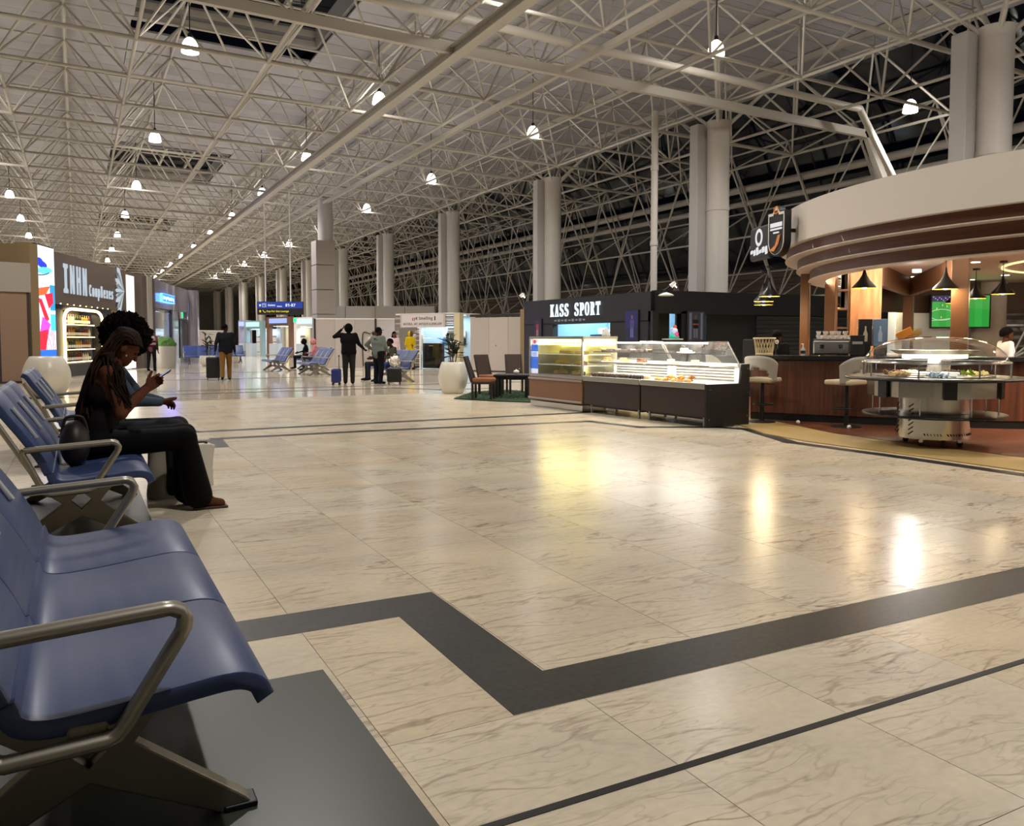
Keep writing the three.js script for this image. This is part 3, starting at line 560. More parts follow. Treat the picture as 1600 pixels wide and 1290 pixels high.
// ---------- two seated women with their bags ----------
{
  const sk = 0x5a3524;
  const w = figure('person', 'seated woman with long braids, dark top and flared black trousers, reading her phone', null, [0, 0, -6.75], 0, {
    head: [0.31, 1.235, 0], shR: [0.19, 1.06, 0.165], shL: [0.2, 1.06, -0.165], chest: [0.15, 0.9, 0], hipR: [0.1, 0.535, 0.1], hipL: [0.1, 0.535, -0.1],
    elR: [0.265, 0.765, 0.2], elL: [0.3, 0.775, -0.19], wrR: [0.45, 0.93, 0.07], wrL: [0.465, 0.94, -0.06], hdR: [0.75, 0.6, -0.15], hdL: [0.75, 0.6, 0.2], pnR: [0.1, 0.3, -1], pnL: [0.1, 0.3, 1],
    knR: [0.7, 0.555, 0.12], knL: [0.72, 0.56, -0.1], anR: [0.79, 0.115, 0.1], anL: [0.74, 0.115, -0.12], toR: [0.955, 0.035, 0.1], toL: [0.9, 0.035, -0.12],
  }, { skin: sk, top: 0x140d10, pants: 0x050506, bare: true, sandal: true, legs: [0.1, 0.085, 0.085, 0.105], headPitch: -0.62, headCell: 0.005, handCell: 0.0035, cell: 0.011, curl: 0.85, headScale: 1.04,
    extra: [cap([0.17, 0.95, 0.1], [0.19, 1.04, 0.12], 0.07, 0.06, C3(sk), 0.03), cap([0.17, 0.95, -0.1], [0.19, 1.04, -0.12], 0.07, 0.06, C3(sk), 0.03)] });
  // braids: scalp cap plus many plaits
  hairCap(w, [0.31, 1.235, 0], 0, -0.62, 'cap_', 1.02, 0x0d0705, 1.04);
  phys('braid', 0x1f120c, 0.8, { specularIntensity: 0.3 }); phys('braidDark', 0x0f0806, 0.8, { specularIntensity: 0.3 }); phys('braidLight', 0x2d1a10, 0.8, { specularIntensity: 0.3 });
  const sets = [[], [], []], tie = [0.195, 1.215, 0.085];
  for (let k = 0; k < 150; k++) {
    const a = rr(-1.2, 1.35), f = rr(0, 1), front = k % 3 === 0, zz = Math.sin(a) * 0.09;
    const hp = (psi) => { const c = Math.cos(a * 0.98), R = rr(0.998, 1.03), q = V((-0.012 + 0.112 * Math.cos(psi) * c * R) * 1.04, (0.032 + 0.107 * Math.sin(psi) * c * R) * 1.04, 0.094 * Math.sin(a * 0.98) * R * 1.04).applyAxisAngle(V(0, 0, 1), -0.62); return [0.31 + q.x, 1.235 + q.y, q.z]; };
    const p0 = hp(0.3 + 0.22 * Math.abs(a)), p1 = hp(1.3), p1b = hp(1.95), p2 = hp(2.65);
    const p3 = [tie[0] + rr(-0.035, 0.035), tie[1] + rr(-0.06, 0.03), zz > 0 ? tie[2] + rr(-0.02, 0.02) : -0.07 + rr(-0.03, 0.03)];
    const end = front ? [rr(0.2, 0.34), rr(0.8, 0.93), rr(0.17, 0.24)] : [rr(-0.03, 0.1), rr(0.58, 0.82), rr(-0.13, 0.18)];
    const mid2 = front ? [rr(0.18, 0.3), rr(1.0, 1.08), rr(0.17, 0.225)] : [rr(0.05, 0.12), rr(0.98, 1.06), rr(-0.12, 0.17)];
    sets[k % 3].push(tube([p0, p1, p1b, p2, p3, mid2, end], rr(0.0062, 0.0088), 26, 5));
  }
  ['braid', 'braidDark', 'braidLight'].forEach((m, i) => part(w, 'braids', merge(sets[i]), M[m]));
  part(w, 'hair_band', new THREE.TorusGeometry(0.04, 0.012, 8, 18), M.braidLight, [tie[0] - 0.01, tie[1] - 0.03, tie[2]], [1.3, 0.2, 0]);
  part(w, 'earring', sph(0.009), M.chrome, [0.315, 1.18, 0.092]);
  part(w, 'sandal', rb(0.25, 0.018, 0.09, 0.008), std('tan', 0x4a2f1c, 0.6), [0.88, 0.01, 0.1]); part(w, 'sandal', rb(0.25, 0.018, 0.09, 0.008), M.tan, [0.83, 0.01, -0.12]);
  const ph = thing('phone', 'dark phone held by the woman with braids', 'phone', [0.565, 1.025, -6.75]); ph.rotation.set(0, 0, 0.62);
  part(ph, 'case', rb(0.15, 0.009, 0.074, 0.004), M.black); glow('phoneScreen', 0xaec4ff, 0.6); part(ph, 'screen', bx(0.138, 0.001, 0.066), M.phoneScreen, [0, 0.0052, 0]); part(ph, 'camera_bump', rb(0.03, 0.004, 0.03, 0.002), M.gloss, [0.05, -0.006, 0.012]);

  figure('person', 'seated woman with afro hair and blue-grey jacket, behind the woman with braids', null, [0.1, 0, -7.42], -0.15, {
    head: [0.27, 1.255, 0], shR: [0.13, 1.08, 0.18], shL: [0.13, 1.08, -0.18], hipR: [0.06, 0.53, 0.1], hipL: [0.06, 0.53, -0.1], chest: [0.1, 0.9, 0],
    elR: [0.32, 0.82, 0.26], elL: [0.32, 0.82, -0.24], wrR: [0.5, 0.79, 0.1], wrL: [0.5, 0.79, -0.08], pnR: [0, 1, -0.3], pnL: [0, 1, 0.3], knR: [0.62, 0.57, 0.13], knL: [0.63, 0.57, -0.12], anR: [0.6, 0.1, 0.13], anL: [0.6, 0.1, -0.13],
  }, { skin: 0x4a2c1f, top: 0x3d4a58, pants: 0x23252b, hipTop: true, g: 1.22, hair: 'afro', hairSize: 1.12, headPitch: -0.5, cell: 0.013, headCell: 0.006, handCell: 0.004, curl: 0.8, shoe: 0x101012 });
  const tote = thing('tote_bag', 'pale canvas tote bag standing at the feet of the woman with braids', 'bag', [0.6, 0, -7.28], 0.2);
  std('canvas', 0x9a9381, 0.9); std('paper', 0xd9d2c4, 0.8); std('bagTie', 0x3b2a1d, 0.8);
  const tb = new THREE.CylinderGeometry(0.115, 0.125, 0.4, 22, 10); { const p = tb.attributes.position; for (let i = 0; i < p.count; i++) { const y = p.getY(i), a = Math.atan2(p.getZ(i), p.getX(i)), q = 1 + 0.06 * Math.sin(a * 5 + y * 14) * (0.4 + y + 0.2) + 0.03 * Math.sin(y * 30); p.setX(i, p.getX(i) * q); p.setZ(i, p.getZ(i) * q * 0.8); } tb.computeVertexNormals(); }
  part(tote, 'sack', tb, M.canvas, [0, 0.2, 0]); part(tote, 'base_seam', new THREE.TorusGeometry(0.12, 0.008, 6, 24), M.canvas, [0, 0.025, 0], [PI / 2, 0, 0], [1, 0.8, 1]);
  part(tote, 'drawstring', tube([[0.08, 0.38, 0.06], [0.1, 0.33, 0.09], [0.09, 0.27, 0.1], [0.11, 0.22, 0.1]], 0.004, 16, 6), M.bagTie); part(tote, 'drawstring', tube([[0.07, 0.38, 0.07], [0.07, 0.31, 0.1], [0.085, 0.25, 0.105]], 0.004, 16, 6), M.bagTie);
  const pb = thing('paper_bag', 'white paper bag with round handle beyond the tote bag', 'bag', [0.93, 0, -7.75], 0.1);
  { const s = new THREE.CylinderGeometry(0.17, 0.15, 0.36, 4, 4); s.rotateY(PI / 4); s.scale(1, 1, 0.62); const p = s.attributes.position; for (let i = 0; i < p.count; i++) { const y = p.getY(i); p.setX(i, p.getX(i) * (1 - 0.06 * Math.cos(y * 16))); } s.computeVertexNormals(); part(pb, 'sack', toCreasedNormals(s, 0.6), M.paper, [0, 0.18, 0]); }
  part(pb, 'handle', new THREE.TorusGeometry(0.055, 0.008, 8, 22), M.bagTie, [0.02, 0.375, 0.0], [1.25, 0, 0]); part(pb, 'top_fold', rb(0.22, 0.02, 0.14, 0.006), M.paper, [0, 0.36, 0]);
  const hb = thing('handbag', 'dark brown leather bag on the bench behind the woman with braids', 'bag', [-0.03, 0.43, -6.42]);
  std('leather', 0x1d100c, 0.5); { const g = new THREE.SphereGeometry(0.16, 20, 16); g.scale(0.6, 1, 0.85); g.translate(0, 0.15, 0); part(hb, 'sack', g, M.leather); } part(hb, 'strap', tube([[-0.08, 0.22, 0], [-0.05, 0.33, 0.0], [0.05, 0.33, 0], [0.08, 0.22, 0]], 0.011, 20, 8), M.leather); part(hb, 'clasp', rb(0.03, 0.02, 0.01, 0.003), M.chrome, [0.0, 0.2, 0.112]);
}

// ---------- white planters ----------
M.pot = new THREE.MeshPhysicalMaterial({ color: 0xd9d2c1, roughness: 0.35, clearcoat: 0.3, clearcoatRoughness: 0.25 });
std('soil', 0x2a2119, 0.95);
function pot(label, pos, R, Hh, top) {
  const o = thing('planter', label, 'planter', pos, 0, 'round white planters'), pr = [[0.001, 0], [R * 0.6, 0], [R * 0.64, 0.01]];
  for (let k = 1; k <= 14; k++) { const t = k / 14, y = Hh * t, w = t < 0.5 ? lerp(0.64, 1, Math.sin(t * PI)) : lerp(top, 1, Math.sin(t * PI) ** 0.85); pr.push([R * w, y]); }
  pr.push([R * top - 0.025, Hh], [R * top - 0.03, Hh - 0.08], [0.001, Hh - 0.09]);
  part(o, 'bowl', lathe(pr, 40), M.pot); part(o, 'soil', cyl(R * top - 0.032, R * top - 0.032, 0.02, 24), M.soil, [0, Hh - 0.08, 0]); return o;
}
pot('round white planter without plant behind the left bench row', [-0.62, 0, -21.2], 0.49, 0.92, 0.66);
const potB = pot('round white planter with a leafy plant beside the dining chairs', [8.0, 0, -18.2], 0.36, 0.76, 0.74);
std('leafDark', 0x27331f, 0.6, 0, { side: THREE.DoubleSide }); std('leafGreen', 0x3f6a24, 0.7, 0, { side: THREE.DoubleSide }); std('stem', 0x3b2d1e, 0.8);
const leafGeo = (() => { const s = new THREE.Shape(); s.moveTo(0, 0); s.quadraticCurveTo(0.32, 0.3, 0, 1); s.quadraticCurveTo(-0.32, 0.3, 0, 0); const g = new THREE.ExtrudeGeometry(s, { depth: 0.012, bevelEnabled: false, curveSegments: 6 }); const p = g.attributes.position; for (let i = 0; i < p.count; i++) p.setZ(i, p.getZ(i) + 0.28 * p.getY(i) ** 2 - 0.3 * Math.abs(p.getX(i))); g.computeVertexNormals(); return g; })();
function plant(label, pos, h, n, len, spread) {
  const o = thing('potted_plant', label, 'plant', pos, 0);
  for (let s = 0; s < 3; s++) { const a = s * 2.1, tx = Math.cos(a) * 0.08 * spread, tz = Math.sin(a) * 0.08 * spread; part(o, 'stem', tube([[tx * 0.3, -0.08, tz * 0.3], [tx, h * 0.5, tz], [tx * 1.6, h * (0.8 + 0.1 * s), tz * 1.6]], 0.012, 10, 6), M.stem); }
  for (let k = 0; k < n; k++) {
    const s = k % 3, a = s * 2.1, t = rr(0.25, 1), y = h * (0.8 + 0.1 * s) * t, x = Math.cos(a) * 0.1 * spread * t, z = Math.sin(a) * 0.1 * spread * t, L = len * rr(0.7, 1.15);
    const m = part(o, 'leaf', leafGeo, M.leafDark, [x, y, z]); m.rotation.set(rr(0.4, 1.5), k * 2.4 + rr(-0.3, 0.3), 0, 'YXZ'); m.scale.set(L * 0.9, L, L);
  }
  return o;
}
plant('dark leafy plant growing in the planter beside the dining chairs', [8.0, 0.68, -18.2], 0.72, 46, 0.3, 1.5);

// ---------- left side: hoarding, bottle shop, blue sign shop ----------
{
  std('brownPanel', 0x7d6450, 0.6); std('brownDark', 0x241c17, 0.6); std('taupe', 0x8d8579, 0.7); std('ochre', 0x7f6a48, 0.65); std('shopBrown', 0x5e5148, 0.55);
  const hd = thing('hoarding', 'brown panelled hoarding with a grey header at the far left', 'hoarding', [-1.25, 0, -28.6], 0);
  hd.lookAt(-1.25 + 0.94, 0, -28.6 + 2.6); // faces the hall
  for (let k = 0; k < 5; k++) { part(hd, 'panel', bx(0.72, 2.66, 0.06), M.brownPanel, [-0.42 - k * 0.8, 1.36, 0]); part(hd, 'joint_post', bx(0.08, 2.7, 0.075), M.brownDark, [-0.02 - k * 0.8, 1.35, 0]); }
  part(hd, 'header', bx(4.2, 0.86, 0.12), M.taupe, [-2.05, 3.13, 0.02]); part(hd, 'base_rail', bx(4.1, 0.06, 0.09), M.brownDark, [-2.0, 0.03, 0]);
  const notice = canvasTex(128, 256, (c, w, h) => { c.fillStyle = '#b9b6b4'; c.fillRect(0, 0, w, h); c.fillStyle = '#2b3350'; for (let k = 0; k < 7; k++) c.fillRect(86, 30 + k * 30, 26, 14); });
  part(hd, 'notice_board', bx(0.62, 1.9, 0.02), new THREE.MeshStandardMaterial({ map: notice, roughness: 0.6 }), [-1.22, 1.45, 0.045]);

  // a shop front runs from A to B; local x along it, z towards the hall
  const front = (name, label, A, B) => { const o = thing(name, label, 'shop', [A[0], 0, A[1]], Math.atan2(-(B[1] - A[1]), B[0] - A[0])); o.userData.L = Math.hypot(B[0] - A[0], B[1] - A[1]); return o; };
  const sh = front('bottle_shop', 'brown shop front with lit bottle niche and silver lettering at left', [-1.3, -29.5], [2.35, -40.5]), L = sh.userData.L; delete sh.userData.L;
  // local metres along the front (0 near the hoarding, about 11.6 at the far end)
  part(sh, 'side_wall', bx(0.5, 4.2, 3), M.ochre, [-0.05, 2.1, -1.4]); part(sh, 'side_pier', bx(0.62, 4.25, 0.4), M.ochre, [0.0, 2.12, 0]);
  part(sh, 'fascia', bx(L - 2.2, 1.72, 0.3), M.shopBrown, [1.75 + (L - 2.2) / 2 - 0.15, 3.34, -0.02]); part(sh, 'back_wall', bx(L, 4, 0.1), M.black, [L / 2, 2, -1.0]);
  part(sh, 'plinth', bx(6.6, 0.45, 0.5), std('charcoal', 0x24252a, 0.4), [4.9, 0.22, -0.15]); part(sh, 'jamb', bx(0.75, 2.1, 0.34), M.charcoal, [2.25, 1.5, -0.1]); part(sh, 'jamb', bx(1.3, 2.1, 0.34), M.charcoal, [7.25, 1.5, -0.1]);
  part(sh, 'lintel', bx(6.3, 0.2, 0.34), M.charcoal, [4.75, 2.42, -0.1]); part(sh, 'tan_panel', bx(1.6, 2.4, 0.2), std('tanPanel', 0xb39a6a, 0.6), [8.7, 1.3, -0.1]);
  // arch niche
  glow('warmStrip', 0xffe2a0, 5); glow('coolStrip', 0xffffff, 6);
  const arch = new THREE.Shape(); const w0 = 2.62, w1 = 6.6, aw = w1 - w0; arch.moveTo(w0, 0.5); arch.lineTo(w0, 1.95); arch.quadraticCurveTo(w0, 2.36, w0 + 0.9, 2.36); arch.lineTo(w1 - 0.9, 2.36); arch.quadraticCurveTo(w1, 2.36, w1, 1.95); arch.lineTo(w1, 0.5);
  const ap = arch.getPoints(10).map(p => [p.x, p.y, 0.12]); part(sh, 'arch_light', tube(ap, 0.05, 80, 8), M.warmStrip).userData.label = 'warm glowing arch tube';
  std('nicheBack', 0x7a6f60, 0.6); part(sh, 'niche_back', bx(aw, 1.9, 0.05), M.nicheBack, [(w0 + w1) / 2, 1.4, -0.75]);
  rectLight(sh, 0xffe6b8, 14, aw - 0.3, 0.25, [(w0 + w1) / 2, 2.28, -0.3], [(w0 + w1) / 2, 0.5, -0.5]);
  const bcols = [0x6b2c14, 0xb9701f, 0x1d1a16, 0x7c1c1c, 0xd8cfa8, 0x2b3f23, 0xb98a2a].map(c => new THREE.MeshPhysicalMaterial({ color: c, roughness: 0.15, clearcoat: 0.5 }));
  std('labelWhite', 0xf1ede2, 0.6); std('capGold', 0xb08a3a, 0.35, 0.6);
  const botG = lathe([[0.001, 0], [0.042, 0], [0.045, 0.01], [0.045, 0.19], [0.036, 0.23], [0.016, 0.27], [0.015, 0.32], [0.001, 0.32]], 12);
  for (let r = 0; r < 4; r++) {
    const y = 0.5 + r * 0.45; part(sh, 'shelf', bx(aw - 0.1, 0.035, 0.5), M.white, [(w0 + w1) / 2, y - 0.02, -0.42]); part(sh, 'shelf_light', bx(aw - 0.1, 0.03, 0.02), M.warmStrip, [(w0 + w1) / 2, y - 0.02, -0.16]);
  }
  sh.updateMatrixWorld(true);
  let bp;
  for (let r = 0; r < 4; r++) for (let k = 0; k < 16; k++) {
    const lab = `${['bottom', 'third', 'second', 'top'][r]} shelf bottle in the lit arch niche, ${['first', 'second', 'third', 'fourth', 'fifth', 'sixth', 'seventh', 'eighth', 'ninth', 'tenth', 'eleventh', 'twelfth', 'thirteenth', 'fourteenth', 'fifteenth', 'sixteenth'][k]} from the left`;
    const q = sh.localToWorld(V(w0 + 0.22 + k * (aw - 0.44) / 15, 0.5 + r * 0.45, -0.3));
    const o = thing('bottle', lab, 'bottle', q.toArray(), sh.rotation.y, 'bottles in the lit arch niche');
    part(o, 'glass', botG, bcols[(r * 3 + Math.floor(k / 3)) % 7], null, null, [1, 0.95 + 0.12 * (r % 2), 1]); part(o, 'label', cyl(0.0462, 0.0462, 0.1, 12, true), M.labelWhite, [0, 0.1, 0]); part(o, 'cap', cyl(0.018, 0.018, 0.04, 8), k % 4 ? M.capGold : M.black, [0, 0.31, 0]);
  }
  // eaves lights under the fascia
  for (let k = 0; k < 9; k++) part(sh, 'spot_light', cyl(0.05, 0.05, 0.03, 12), k % 3 ? M.warmStrip : M.coolStrip, [2.3 + k * 0.62, 2.5, 0.1]);
  // lettering
  glow('letterGlow', 0xd7e6f2, 0.7); std('letterSilver', 0xc9d4dc, 0.3, 0.4);
  spaced(sh, 'INHN', 1.0, 2.5, [2.45, 2.88, 0.14], 0.6, M.letterGlow, FONT_SANS);
  spaced(sh, 'Complexes', 0.42, 2.9, [5.05, 2.9, 0.14], 0.6, M.letterGlow, FONT_SANS);
  // fan emblem: feathered wedge pointing right
  for (let k = 0; k < 9; k++) { const a = -1.05 + k * 0.2625, f = new THREE.Shape([[0, 0], [-0.62 - 0.16 * Math.abs(a), 0.075], [-0.72 - 0.16 * Math.abs(a), 0], [-0.62 - 0.16 * Math.abs(a), -0.075]].map(([x, y]) => new THREE.Vector2(x, y))); const g = new THREE.ExtrudeGeometry(f, { depth: 0.08, bevelEnabled: false }); g.scale(1.3, 1, 1); g.rotateZ(a * 0.9); part(sh, 'emblem_blade', g, k % 2 ? M.letterSilver : M.letterGlow, [9.2, 3.3, 0.14 + 0.01 * (k % 2)]); }
  glow('lightColumn', 0xfff6ea, 1.15); part(sh, 'light_column', bx(1.15, 4.0, 0.2), M.lightColumn, [10.35, 2.05, 0.05]).userData.label = 'tall glowing white light panel'; rectLight(sh, 0xfff2e2, 2.5, 1.1, 3.8, [10.35, 2.05, 0.17], [10.35, 2.05, 4]);
  // video wall at the near end
  const led = canvasTex(256, 1024, (c, w, h) => {
    c.fillStyle = '#e8fbff'; c.fillRect(0, 0, w, 290); c.fillStyle = '#1c35c8'; c.beginPath(); c.ellipse(50, 130, 52, 34, 0.3, 0, 7); c.ellipse(100, 140, 50, 22, 0.2, 0, 7); c.fill(); c.fillStyle = '#5fd6e6'; c.beginPath(); c.ellipse(110, 185, 110, 26, -0.1, 0, 7); c.fill(); c.strokeStyle = '#20346a'; c.lineWidth = 8; c.beginPath(); c.moveTo(20, 228); c.quadraticCurveTo(120, 222, 180, 196); c.stroke();
    c.fillStyle = '#f4f6ff'; c.fillRect(0, 290, w, 510); c.fillStyle = '#2592c4'; c.fillRect(180, 290, 76, 200); c.fillStyle = '#e0622f'; c.beginPath(); c.moveTo(0, 330); c.lineTo(190, 300); c.lineTo(120, 370); c.lineTo(0, 390); c.fill(); c.fillStyle = '#e81a3c'; c.beginPath(); c.moveTo(100, 370); c.lineTo(220, 350); c.lineTo(230, 430); c.lineTo(160, 480); c.fill(); c.beginPath(); c.moveTo(0, 400); c.lineTo(60, 410); c.lineTo(160, 560); c.lineTo(110, 590); c.fill();
    c.fillStyle = '#e04bd8'; c.beginPath(); c.moveTo(60, 540); c.lineTo(180, 600); c.lineTo(120, 700); c.lineTo(10, 690); c.fill(); c.fillStyle = '#f01838'; c.beginPath(); c.moveTo(10, 660); c.lineTo(140, 640); c.lineTo(90, 860); c.lineTo(20, 850); c.fill(); c.fillStyle = '#49c8ea'; c.fillRect(180, 520, 76, 130); c.strokeStyle = '#c81f50'; c.lineWidth = 7; for (let k = 0; k < 6; k++) { c.beginPath(); c.moveTo(150 + k * 16, 650); c.lineTo(90 + k * 30, 800); c.stroke(); }
    c.fillStyle = '#1668d8'; c.fillRect(0, 800, w, 76); c.fillStyle = '#f2f2ff'; c.fillRect(0, 876, w, 148); c.fillStyle = '#4a3c78'; let s = 7; for (let k = 0; k < 60; k++) { s = (s * 73 + 41) % 1009; c.fillRect(s % 250, 884 + (s * 7) % 136, 14, 9); }
  });
  const ledM = new THREE.MeshStandardMaterial({ color: 0x111111, roughness: 0.4, emissive: 0xffffff, emissiveMap: led, emissiveIntensity: 1.5 });
  part(sh, 'video_frame', bx(1.5, 4.3, 0.2), M.darkMetal, [1.05, 2.15, 0.02]); part(sh, 'video_wall', bx(1.42, 4.22, 0.02), ledM, [1.05, 2.15, 0.14]).userData.label = 'tall bright colourful poster screen'; rectLight(sh, 0xdfe8ff, 3, 1.3, 4, [1.05, 2.1, 0.17], [1.05, 2.1, 4]);

  const bs = front('glass_shop', 'pale glossy shop front with a blue lit sign beyond the bottle shop', [2.55, -41.1], [6.2, -54]), L2 = bs.userData.L; delete bs.userData.L;
  M.lilac = new THREE.MeshPhysicalMaterial({ color: 0xa9a4b8, roughness: 0.18, clearcoat: 0.6 }); std('marbleGrey', 0xbab3a8, 0.4); std('taupeDark', 0x54493f, 0.6);
  part(bs, 'end_pier', bx(0.9, 4.2, 0.5), M.shopBrown, [-0.1, 2.1, 0]); part(bs, 'marble_pier', bx(0.9, 4.2, 0.55), M.marbleGrey, [0.85, 2.1, 0.02]); part(bs, 'dark_pier', bx(1.0, 4.2, 0.4), M.taupeDark, [1.8, 2.1, 0]);
  part(bs, 'fascia', bx(L2 - 2.4, 1.35, 0.4), M.lilac, [2.3 + (L2 - 2.4) / 2, 3.53, 0]); part(bs, 'glass_front', bx(4.4, 2.8, 0.03), M.glass, [4.5, 1.42, 0]); part(bs, 'door_frame', bx(0.16, 2.9, 0.12), M.black, [6.8, 1.43, 0.05]); part(bs, 'head_rail', bx(4.5, 0.07, 0.1), M.darkMetal, [4.5, 2.84, 0.03]);
  part(bs, 'inner_wall', bx(L2 - 2.4, 2.85, 0.1), std('paleBlue', 0xb9c2cc, 0.5), [2.3 + (L2 - 2.4) / 2, 1.42, -1.2]); part(bs, 'gloss_pier', bx(1.6, 2.85, 0.3), M.lilac, [7.7, 1.42, 0.02]);
  part(bs, 'corner_column', cyl(0.55, 0.55, 4.2, 24), new THREE.MeshPhysicalMaterial({ color: 0xbdbac6, roughness: 0.08, metalness: 0.5 }), [L2 - 1.6, 2.1, 0.2]); part(bs, 'display_case', bx(2.4, 2.2, 0.3), M.charcoal, [L2 - 3.6, 1.35, 0.05]); part(bs, 'display_glass', bx(2.2, 2.0, 0.02), M.gloss, [L2 - 3.6, 1.35, 0.21]);
  rectLight(bs, 0xcfdcff, 10, 4, 0.8, [4.5, 2.75, -0.6], [4.5, 0, -0.6]);
  glow('blueSign', 0x5b9dff, 3.2); part(bs, 'lit_sign', bx(3.2, 0.42, 0.12), M.blueSign, [4.9, 3.38, 0.3]).userData.label = 'glowing blue sign'; rectLight(bs, 0x5a55ff, 26, 3.1, 0.5, [4.9, 3.38, 0.38], [4.9, 2.6, 5]);
  const sg = canvasTex(512, 64, (c, w, h) => { c.fillStyle = '#3c8cff'; c.fillRect(0, 0, w, h); c.fillStyle = '#e8f6ff'; for (let k = 0; k < 9; k++) c.fillRect(24 + k * 52, 16 + (k % 3) * 3, 34, 34 - (k % 2) * 8); });
  part(bs, 'sign_face', bx(3.1, 0.36, 0.01), new THREE.MeshStandardMaterial({ color: 0x111111, emissive: 0xffffff, emissiveMap: sg, emissiveIntensity: 1.6 }), [4.9, 3.38, 0.366]);
  glow('exitGreen', 0x1fe08a, 1.6); const ex = thing('exit_sign', 'small green lit exit sign on the glossy left shop', 'sign', bs.localToWorld(V(8.7, 2.65, 0.3)).toArray(), bs.rotation.y); part(ex, 'housing', bx(0.5, 0.34, 0.06), M.white); part(ex, 'face', bx(0.46, 0.3, 0.01), M.exitGreen, [0, 0, 0.036]);
  const tp = thing('topiary', 'grey cylinder pot with a clipped green bush at the glass shop', 'plant', [3.5, 0, -39.6]); part(tp, 'pot', cyl(0.44, 0.38, 1.0, 24), std('potGrey', 0xa5a39c, 0.5), [0, 0.5, 0]);
  { const g = new THREE.IcosahedronGeometry(0.42, 5), p = g.attributes.position; for (let i = 0; i < p.count; i++) { const n = 1 + 0.12 * pnoise(p.getX(i) * 40 + 5, p.getY(i) * 40 + p.getZ(i) * 31, 256, 256); p.setXYZ(i, p.getX(i) * n, p.getY(i) * n * 0.95, p.getZ(i) * n); } g.computeVertexNormals(); part(tp, 'bush', g, M.leafGreen, [0, 1.02, 0]); }
}

